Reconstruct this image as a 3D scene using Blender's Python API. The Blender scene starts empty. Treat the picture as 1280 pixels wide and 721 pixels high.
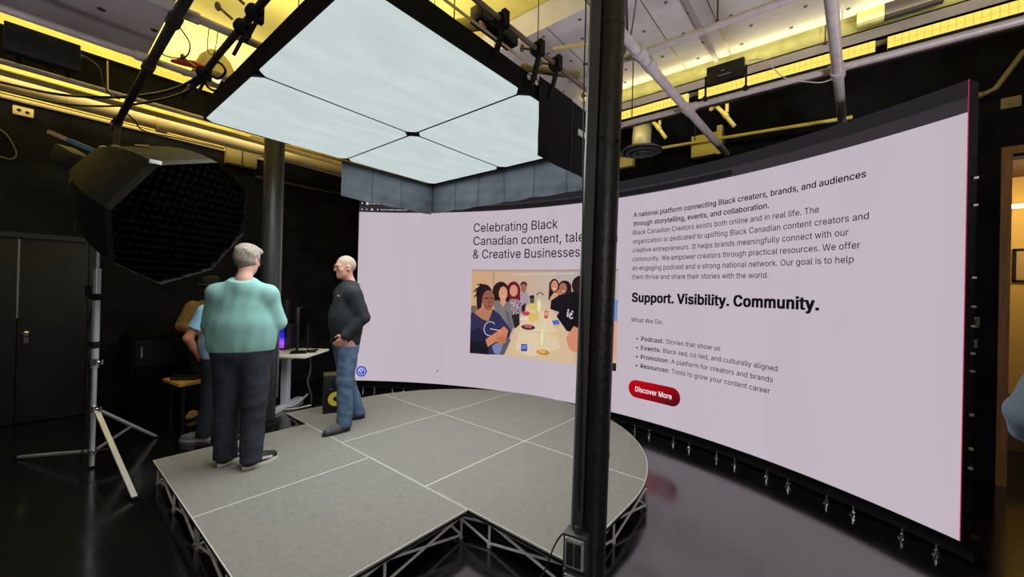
import bpy, bmesh, math, random
import numpy as np
from mathutils import Vector, Matrix
random.seed(7)
RNG = np.random.default_rng(7)
PI = math.pi
scn = bpy.context.scene
col = scn.collection
scn.view_settings.view_transform = 'Standard'
scn.view_settings.look = 'None'
R = math.radians

# ------------------------------------------------------------------ materials
def lin(c):
    return tuple((x / 12.92 if x <= .04045 else ((x + .055) / 1.055) ** 2.4) for x in (v / 255 for v in c))

_M = {}
def mat(name, rgb, rough=.6, metal=0., spec=.5, noise=0., nscale=20., bump=0., bscale=60., stretch=None, emit=None, estr=1., coat=0.):
    """Procedural principled material; rgb in 0-255 sRGB."""
    if name in _M:
        return _M[name]
    m = bpy.data.materials.new(name); m.use_nodes = True
    nt = m.node_tree; N = nt.nodes; b = N['Principled BSDF']
    c = lin(rgb) + (1,)
    b.inputs['Base Color'].default_value = c
    b.inputs['Roughness'].default_value = rough
    b.inputs['Metallic'].default_value = metal
    b.inputs['Specular IOR Level'].default_value = spec
    if coat: b.inputs['Coat Weight'].default_value = coat; b.inputs['Coat Roughness'].default_value = .1
    tc = N.new('ShaderNodeTexCoord'); mp = N.new('ShaderNodeMapping')
    nt.links.new(tc.outputs['Object'], mp.inputs['Vector'])
    if stretch: mp.inputs['Scale'].default_value = stretch
    if noise:
        n = N.new('ShaderNodeTexNoise'); n.inputs['Scale'].default_value = nscale; n.inputs['Detail'].default_value = 5
        nt.links.new(mp.outputs['Vector'], n.inputs['Vector'])
        r = N.new('ShaderNodeValToRGB')
        r.color_ramp.elements[0].position = .3; r.color_ramp.elements[1].position = .7
        r.color_ramp.elements[0].color = tuple(x * (1 - noise) for x in c[:3]) + (1,)
        r.color_ramp.elements[1].color = tuple(min(1, x * (1 + noise)) for x in c[:3]) + (1,)
        nt.links.new(n.outputs['Fac'], r.inputs['Fac']); nt.links.new(r.outputs['Color'], b.inputs['Base Color'])
    if bump:
        n2 = N.new('ShaderNodeTexNoise'); n2.inputs['Scale'].default_value = bscale; n2.inputs['Detail'].default_value = 4
        nt.links.new(mp.outputs['Vector'], n2.inputs['Vector'])
        bp = N.new('ShaderNodeBump'); bp.inputs['Strength'].default_value = bump; bp.inputs['Distance'].default_value = .02
        nt.links.new(n2.outputs['Fac'], bp.inputs['Height']); nt.links.new(bp.outputs['Normal'], b.inputs['Normal'])
    if emit:
        b.inputs['Emission Color'].default_value = lin(emit) + (1,); b.inputs['Emission Strength'].default_value = estr
    _M[name] = m
    return m

def emat(name, rgb, strength=1., vary=0., scale=(1, 1, 1), nscale=4.):
    if name in _M: return _M[name]
    m = bpy.data.materials.new(name); m.use_nodes = True
    nt = m.node_tree; N = nt.nodes; N.clear()
    e = N.new('ShaderNodeEmission'); o = N.new('ShaderNodeOutputMaterial')
    c = lin(rgb)
    e.inputs['Color'].default_value = c + (1,); e.inputs['Strength'].default_value = strength
    if vary:
        tc = N.new('ShaderNodeTexCoord'); mp = N.new('ShaderNodeMapping'); mp.inputs['Scale'].default_value = scale
        n = N.new('ShaderNodeTexNoise'); n.inputs['Scale'].default_value = nscale; n.inputs['Detail'].default_value = 3
        r = N.new('ShaderNodeValToRGB')
        r.color_ramp.elements[0].position = .3; r.color_ramp.elements[1].position = .7
        r.color_ramp.elements[0].color = tuple(x * (1 - vary) for x in c) + (1,)
        r.color_ramp.elements[1].color = tuple(x * (1 + vary) for x in c) + (1,)
        L = nt.links.new
        L(tc.outputs['Object'], mp.inputs['Vector']); L(mp.outputs['Vector'], n.inputs['Vector'])
        L(n.outputs['Fac'], r.inputs['Fac']); L(r.outputs['Color'], e.inputs['Color'])
    nt.links.new(e.outputs[0], o.inputs[0])
    _M[name] = m
    return m

def vcol_emat(name, strength=1.):
    m = bpy.data.materials.new(name); m.use_nodes = True
    nt = m.node_tree; N = nt.nodes; N.clear()
    e = N.new('ShaderNodeEmission'); o = N.new('ShaderNodeOutputMaterial'); a = N.new('ShaderNodeVertexColor')
    a.layer_name = 'Col'; e.inputs['Strength'].default_value = strength
    nt.links.new(a.outputs['Color'], e.inputs['Color']); nt.links.new(e.outputs[0], o.inputs[0])
    return m

# ------------------------------------------------------------------ objects
def tag(o, label=None, cat=None, group=None, kind=None):
    if label: o['label'] = label
    if cat: o['category'] = cat
    if group: o['group'] = group
    if kind: o['kind'] = kind
    return o

def thing(name, label, cat, loc=(0, 0, 0), rz=0., group=None):
    o = bpy.data.objects.new(name, None); col.objects.link(o)
    o.location = loc; o.rotation_euler = (0, 0, rz); o.empty_display_size = .1
    return tag(o, label, cat, group)

def link(name, me, m, parent=None, smooth=35):
    o = bpy.data.objects.new(name, me); col.objects.link(o)
    for x in (m if isinstance(m, (list, tuple)) else [m]): me.materials.append(x)
    if smooth:
        me.shade_smooth(); me.set_sharp_from_angle(angle=R(smooth))
    if parent: o.parent = parent
    return o

def catmull(pts, n=8):
    P = [Vector(p) for p in pts]
    if len(P) < 3: return P
    P = [P[0] * 2 - P[1]] + P + [P[-1] * 2 - P[-2]]
    out = []
    for i in range(1, len(P) - 2):
        a, b, c, d = P[i - 1:i + 3]
        for k in range(n):
            t = k / n
            out.append(.5 * ((2 * b) + (c - a) * t + (2 * a - 5 * b + 4 * c - d) * t * t + (3 * b - a - 3 * c + d) * t ** 3))
    out.append(P[-2])
    return out

class MB:
    """Collects shapes and links them as ONE mesh object."""
    def __init__(s): s.bm = bmesh.new(); s.mi = 0
    def _faces(s, fs):
        for f in fs: f.material_index = s.mi
    def poly(s, pts):
        f = s.bm.faces.new([s.bm.verts.new(p) for p in pts]); s._faces([f]); return s
    def box(s, c, d, rot=None, bev=0.):
        t = bmesh.new()
        bmesh.ops.create_cube(t, size=1)
        bmesh.ops.scale(t, vec=d, verts=t.verts)
        if bev: bmesh.ops.bevel(t, geom=t.edges[:], offset=bev, segments=2, affect='EDGES', profile=.6)
        if rot is not None: bmesh.ops.rotate(t, matrix=rot, verts=t.verts)
        bmesh.ops.translate(t, vec=c, verts=t.verts)
        s._merge(t); return s
    def _merge(s, t):
        vm = {v: s.bm.verts.new(v.co) for v in t.verts}
        for f in t.faces:
            try: s._faces([s.bm.faces.new([vm[v] for v in f.verts])])
            except ValueError: pass
        t.free()
    def ab(s, lo, hi, bev=0.):
        return s.box([(a + b) / 2 for a, b in zip(lo, hi)], [b - a for a, b in zip(lo, hi)], None, bev)
    def bar(s, a, b, w, h, up=(0, 0, 1)):
        a, b = Vector(a), Vector(b); z = (b - a); L = z.length; z.normalize()
        x = Vector(up).cross(z)
        if x.length < 1e-4: x = Vector((1, 0, 0)).cross(z)
        x.normalize(); y = z.cross(x)
        return s.box((a + b) / 2, (w, h, L), Matrix((x, y, z)).transposed())
    def tube(s, path, r, seg=10, cap=True):
        P = [Vector(p) for p in path]
        n = len(P); rr = r if isinstance(r, (list, tuple)) else [r] * n
        rings = []; ref = None
        for i in range(n):
            t = (P[min(i + 1, n - 1)] - P[max(i - 1, 0)]).normalized()
            if ref is None:
                ref = Vector((0, 0, 1)).cross(t)
                if ref.length < .01: ref = Vector((1, 0, 0)).cross(t)
            ref = (ref - t * ref.dot(t)).normalized(); q = t.cross(ref)
            rings.append([s.bm.verts.new(P[i] + (ref * math.cos(2 * PI * k / seg) + q * math.sin(2 * PI * k / seg)) * rr[i]) for k in range(seg)])
        for A, B in zip(rings, rings[1:]):
            for k in range(seg): s._faces([s.bm.faces.new((A[k], A[(k + 1) % seg], B[(k + 1) % seg], B[k]))])
        if cap:
            s._faces([s.bm.faces.new(rings[0][::-1])]); s._faces([s.bm.faces.new(rings[-1])])
        return s
    def cyl(s, a, b, r, seg=20, r2=None): return s.tube([a, b], [r, r if r2 is None else r2], seg)
    def lathe(s, prof, seg=28, c=(0, 0, 0), rot=None):
        c = Vector(c); rings = []
        for r, z in prof:
            ring = []
            for k in range(seg):
                v = Vector((r * math.cos(2 * PI * k / seg), r * math.sin(2 * PI * k / seg), z))
                if rot is not None: v = rot @ v
                ring.append(s.bm.verts.new(v + c))
            rings.append(ring)
        for A, B in zip(rings, rings[1:]):
            for k in range(seg): s._faces([s.bm.faces.new((A[k], A[(k + 1) % seg], B[(k + 1) % seg], B[k]))])
        s._faces([s.bm.faces.new(rings[0][::-1])]); s._faces([s.bm.faces.new(rings[-1])])
        return s
    def prism(s, pts, z0, z1):
        lo = [s.bm.verts.new((x, y, z0)) for x, y in pts]; hi = [s.bm.verts.new((x, y, z1)) for x, y in pts]
        s._faces([s.bm.faces.new(lo[::-1]), s.bm.faces.new(hi)])
        n = len(pts)
        for i in range(n): s._faces([s.bm.faces.new((lo[i], lo[(i + 1) % n], hi[(i + 1) % n], hi[i]))])
        return s
    def grid(s, fn, nu, nv):
        V = [[s.bm.verts.new(fn(i / nu, j / nv)) for j in range(nv + 1)] for i in range(nu + 1)]
        for i in range(nu):
            for j in range(nv): s._faces([s.bm.faces.new((V[i][j], V[i + 1][j], V[i + 1][j + 1], V[i][j + 1]))])
        return s
    def ball(s, c, r, sub=2, sc=(1, 1, 1)):
        t = bmesh.new(); bmesh.ops.create_icosphere(t, subdivisions=sub, radius=r)
        bmesh.ops.scale(t, vec=sc, verts=t.verts); bmesh.ops.translate(t, vec=c, verts=t.verts)
        s._merge(t); return s
    def build(s, name, m, parent=None, smooth=35, normals=True):
        if normals: bmesh.ops.recalc_face_normals(s.bm, faces=s.bm.faces)
        me = bpy.data.meshes.new(name); s.bm.to_mesh(me); s.bm.free()
        return link(name, me, m, parent, smooth)

def rel(o, pts): return [Vector(p) - o.location for p in pts]
def struct(o): o['kind'] = 'structure'; return o

# ------------------------------------------------------------------ palette
BLACK = mat('black_paint', (22, 22, 23), .5, noise=.3, nscale=8, bump=.1)
DRAPE = mat('black_drape', (23, 24, 29), .95, spec=.15, noise=.5, nscale=3, bump=.3, bscale=12)
MATTE = mat('matte_black', (18, 18, 19), .8, spec=.3)
CLOTHBLK = mat('black_cloth', (26, 26, 30), .9, spec=.2, bump=.2, bscale=30)
PLASTIC = mat('black_plastic', (20, 20, 22), .35)
STEEL = mat('galvanised_pipe', (184, 174, 178), .45, .15, noise=.12, nscale=14)
STEELDK = mat('dark_pipe', (58, 54, 54), .45, .3, noise=.2, nscale=14)
CHROME = mat('chrome', (215, 215, 220), .16, 1.)
ALU = mat('aluminium', (196, 196, 198), .35, .85)
YELLOWP = mat('yellow_paint', (236, 218, 116), .7, noise=.1, nscale=6, bump=.15, bscale=10)
YELLOWC = mat('yellow_ceiling', (240, 222, 112), .85, noise=.08, nscale=3, bump=.3, bscale=7)
CREAM = mat('cream_pipe', (214, 192, 138), .55, noise=.12, nscale=5)
FOIL = mat('duct_foil', (232, 226, 230), .45, .15, noise=.06, nscale=5, bump=.05, bscale=4)
DUCTG = mat('duct_gray', (208, 198, 206), .6, .1, noise=.1, nscale=3)
INSUL = mat('insulation', (196, 192, 128), .85, noise=.15, nscale=8, bump=.8, bscale=14)
GRAYP = mat('gray_paint', (150, 142, 148), .6, noise=.06, nscale=9)
WIRE = mat('black_cable', (14, 14, 15), .5)
WIREW = mat('white_cable', (190, 188, 185), .5)
RED = mat('red_plastic', (200, 40, 30), .45)
FOILPIN = mat('pin_washer', (120, 116, 118), .5, .6)
WOOD = mat('door_oak', (150, 104, 52), .5, noise=.25, nscale=5, stretch=(8, 8, .6))

# ------------------------------------------------------------------ camera
yaw = (0.63486, 0.77262)           # X and Y of the picture's right-hand side are (yaw0,-yaw1)
right = Vector((0.634603, -0.772824, 0.)); fwd0 = Vector((0.772824, 0.634603, 0.)); up0 = Vector((0, 0, 1))
p, r = R(.26), R(1.434)
F = fwd0 * math.cos(p) + up0 * math.sin(p)
U = up0 * math.cos(p) - fwd0 * math.sin(p)
Rt = right * math.cos(r) + U * math.sin(r); Up = U * math.cos(r) - right * math.sin(r)
cam = bpy.data.objects.new('camera', bpy.data.cameras.new('camera')); col.objects.link(cam)
cam.matrix_world = Matrix(((Rt.x, Up.x, -F.x, 0), (Rt.y, Up.y, -F.y, 0), (Rt.z, Up.z, -F.z, 1.65), (0, 0, 0, 1)))
cam.data.sensor_width = 36; cam.data.lens = 494 / 1280 * 36; cam.data.clip_start = .02
scn.camera = cam

# ================================================================== SETTING
def floor_mat():
    m = mat('glossy_black_floor', (15, 15, 16), .16, spec=.9)
    nt = m.node_tree; N = nt.nodes; b = N['Principled BSDF']
    tc = N.new('ShaderNodeTexCoord'); n = N.new('ShaderNodeTexNoise'); n.inputs['Scale'].default_value = 1.6; n.inputs['Detail'].default_value = 6
    mr = N.new('ShaderNodeMapRange'); mr.inputs['From Min'].default_value = .3; mr.inputs['From Max'].default_value = .7
    mr.inputs['To Min'].default_value = .10; mr.inputs['To Max'].default_value = .20
    L = nt.links.new
    L(tc.outputs['Object'], n.inputs['Vector']); L(n.outputs['Fac'], mr.inputs['Value']); L(mr.outputs[0], b.inputs['Roughness'])
    n2 = N.new('ShaderNodeTexNoise'); n2.inputs['Scale'].default_value = 5; n2.inputs['Detail'].default_value = 3
    bp = N.new('ShaderNodeBump'); bp.inputs['Strength'].default_value = .04; bp.inputs['Distance'].default_value = .02
    L(tc.outputs['Object'], n2.inputs['Vector']); L(n2.outputs['Fac'], bp.inputs['Height']); L(bp.outputs['Normal'], b.inputs['Normal'])
    b.inputs['IOR'].default_value = 1.9
    return m
struct(MB().ab((-2.5, -4, -.1), (9, 7.3, 0)).build('floor', floor_mat()))
struct(MB().ab((-2.5, -4, 4.45), (9, 7.3, 4.55)).build('ceiling', YELLOWC))
struct(MB().ab((-2.5, 7.12, 0), (5.75, 7.25, 3.68)).build('wall_left', DRAPE))
struct(MB().ab((-2.5, 7.14, 3.68), (5.75, 7.25, 4.45)).build('trim_1', YELLOWP))
struct(MB().ab((5.6, -1.14, 0), (5.75, 7.12, 4.45)).build('wall_back', DRAPE))
struct(MB().ab((5.6, -4, 2.97), (5.75, -1.14, 4.45)).build('wall_right', DRAPE))
struct(MB().ab((5.58, -1.205, 0), (5.76, -1.14, 3.06)).ab((5.58, -4, 2.99), (5.76, -1.205, 3.06)).build('trim_2', WOOD))
# room glimpsed through the opening
HALL = mat('hall_wall', (196, 160, 84), .8, noise=.06, nscale=3)
struct(MB().ab((7.0, -4, .62), (7.1, -.6, 3.2)).build('wall_hall', HALL))
struct(MB().ab((6.98, -4, 0), (7.1, -.6, .62)).build('trim_3', mat('hall_wainscot', (84, 56, 26), .5, noise=.2, nscale=6)))
struct(MB().ab((5.76, -4, 3.06), (7.1, -.6, 3.2)).build('ceiling_hall', mat('hall_ceiling', (70, 48, 24), .8)))
struct(MB().ab((5.76, -1.1, 0), (7.0, -1.0, 3.06)).build('wall_hall_side', HALL))

# door on the left wall: double black doors
d = thing('door_1', None, None, (.18, 7.12, 0)); d['kind'] = 'structure'
DOORB = mat('door_black', (15, 15, 16), .5, spec=.4, noise=.3, nscale=4)
for x0, x1 in ((-.95, -.272), (-.266, .27)):
    lf = MB().ab((x0, -.03, .01), (x1, 0, 2.1), .004).build('door_leaf', DOORB, d)
fr = MB().ab((.272, -.05, 0), (.32, 0, 2.16)).ab((-1.0, -.05, 2.102), (.32, 0, 2.16)).ab((-1., -.05, 0), (-.952, 0, 2.16)).build('door_frame', mat('door_frame_black', (20, 20, 21), .5), d)
MB().ab((-.278, -.036, 1.2), (-.262, -.03, 2.09)).build('astragal', mat('worn_edge', (120, 118, 116), .4, .6), d)
MB().lathe([(.03, 0), (.03, .012), (.012, .014), (.012, .05), (.03, .055), (.034, .07), (.02, .085)], 18, (-.2, -.03, 1.02), Matrix.Rotation(PI / 2, 3, 'X')).box((-.2, -.035, .95), (.035, .012, .07)).build('door_knob', CHROME, d)

# ================================================================== LED WALL
CX, CY, RAD = -.56, 2.366, 5.184
G1 = R(42.278)
SW = 7.0
def sp(s, z, off=0.):
    g = G1 - s / RAD
    return Vector((CX + (RAD - off) * math.cos(g), CY + (RAD - off) * math.sin(g), z))
Z0, ZC, Z1 = .167, 2.83, 3.035

wall = thing('led_wall', 'huge curved LED video wall showing a white web page', 'video wall', (0, 0, 0))
def curved_box(s0, s1, z0, z1, o0, o1, n=60):
    b = MB()
    sec = [(o0, z0), (o0, z1), (o1, z1), (o1, z0)]
    rings = [[b.bm.verts.new(sp(s0 + (s1 - s0) * i / n, z, o)) for o, z in sec] for i in range(n + 1)]
    for A, B in zip(rings, rings[1:]):
        for k in range(4): b.bm.faces.new((A[k], A[(k + 1) % 4], B[(k + 1) % 4], B[k]))
    b.bm.faces.new(rings[0]); b.bm.faces.new(rings[-1][::-1])
    return b
curved_box(0, SW, Z0, Z1, -.004, -.1).build('cabinet', BLACK, wall)
tag(curved_box(-.01, SW + .01, .02, Z0 - .004, -.12, -.2).build('base_panel', MATTE, wall), 'black recessed base behind the feet')

def flat_to_screen(bm, off, cut=True):
    """bm in (s,z) plane -> bent on to the display, split every few cm so that it follows the curve."""
    if cut:
        xs = [v.co.x for v in bm.verts]
        k = math.floor(min(xs) / .05) * .05
        while k < max(xs):
            bmesh.ops.bisect_plane(bm, geom=bm.verts[:] + bm.edges[:] + bm.faces[:], plane_co=(k, 0, 0), plane_no=(1, 0, 0), dist=1e-5)
            k += .05
    for v in bm.verts: v.co = sp(v.co.x, v.co.y, off + v.co.z)
def flat(name, polys, m, off, parent=wall, label=None):
    bm = bmesh.new()
    for P in polys: bm.faces.new([bm.verts.new((x, y, 0)) for x, y in P])
    flat_to_screen(bm, off)
    me = bpy.data.meshes.new(name); bm.to_mesh(me); bm.free()
    o = link(name, me, m, parent, 0)
    if label: o['label'] = label
    return o
def rect(x0, z0, x1, z1): return [(x0, z0), (x1, z0), (x1, z1), (x0, z1)]
def disc(cx, cz, rx, rz=None, n=28, a0=0., a1=2 * PI):
    rz = rz or rx
    return [(cx + rx * math.cos(a0 + (a1 - a0) * i / n), cz + rz * math.sin(a0 + (a1 - a0) * i / n)) for i in range(n if abs(a1 - a0 - 2 * PI) < 1e-6 else n + 1)]
def ring(cx, cz, r0, r1, n=28):
    A = disc(cx, cz, r0, n=n); B = disc(cx, cz, r1, n=n)
    return [[A[i], A[(i + 1) % n], B[(i + 1) % n], B[i]] for i in range(n)]
def rrect(x0, z0, x1, z1, rr, n=8):
    out = []
    for cx, cz, a in ((x1 - rr, z1 - rr, 0), (x0 + rr, z1 - rr, PI / 2), (x0 + rr, z0 + rr, PI), (x1 - rr, z0 + rr, 1.5 * PI)):
        out += [(cx + rr * math.cos(a + PI / 2 * i / n), cz + rr * math.sin(a + PI / 2 * i / n)) for i in range(n + 1)]
    return out
PAGE = emat('page_white', (193, 181, 191), 1., .03, (1, 1, .12), 2.2)
INK = emat('page_ink', (30, 26, 32)); INK2 = emat('page_ink_soft', (58, 52, 60)); INKB = emat('page_ink_black', (22, 18, 24))
BARM = emat('browser_gray', (54, 50, 54)); BARD = emat('browser_dark', (40, 37, 41)); BARW = emat('browser_white', (205, 200, 210))
flat('web_page', [rect(0, Z0, SW, ZC)], PAGE, 0.)
tag(flat('browser_toolbar', [rect(0, ZC, SW, ZC + .095)], BARM, 0.), None)
flat('browser_tab_strip', [rect(0, ZC + .095, SW, Z1)], BARD, 0.)
tag(curved_box(SW, SW + .003, Z0, Z1, .001, -.003, 2).build('screen_edge', emat('edge_magenta', (190, 40, 90)), wall), 'thin magenta fringe at the right end')

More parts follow.
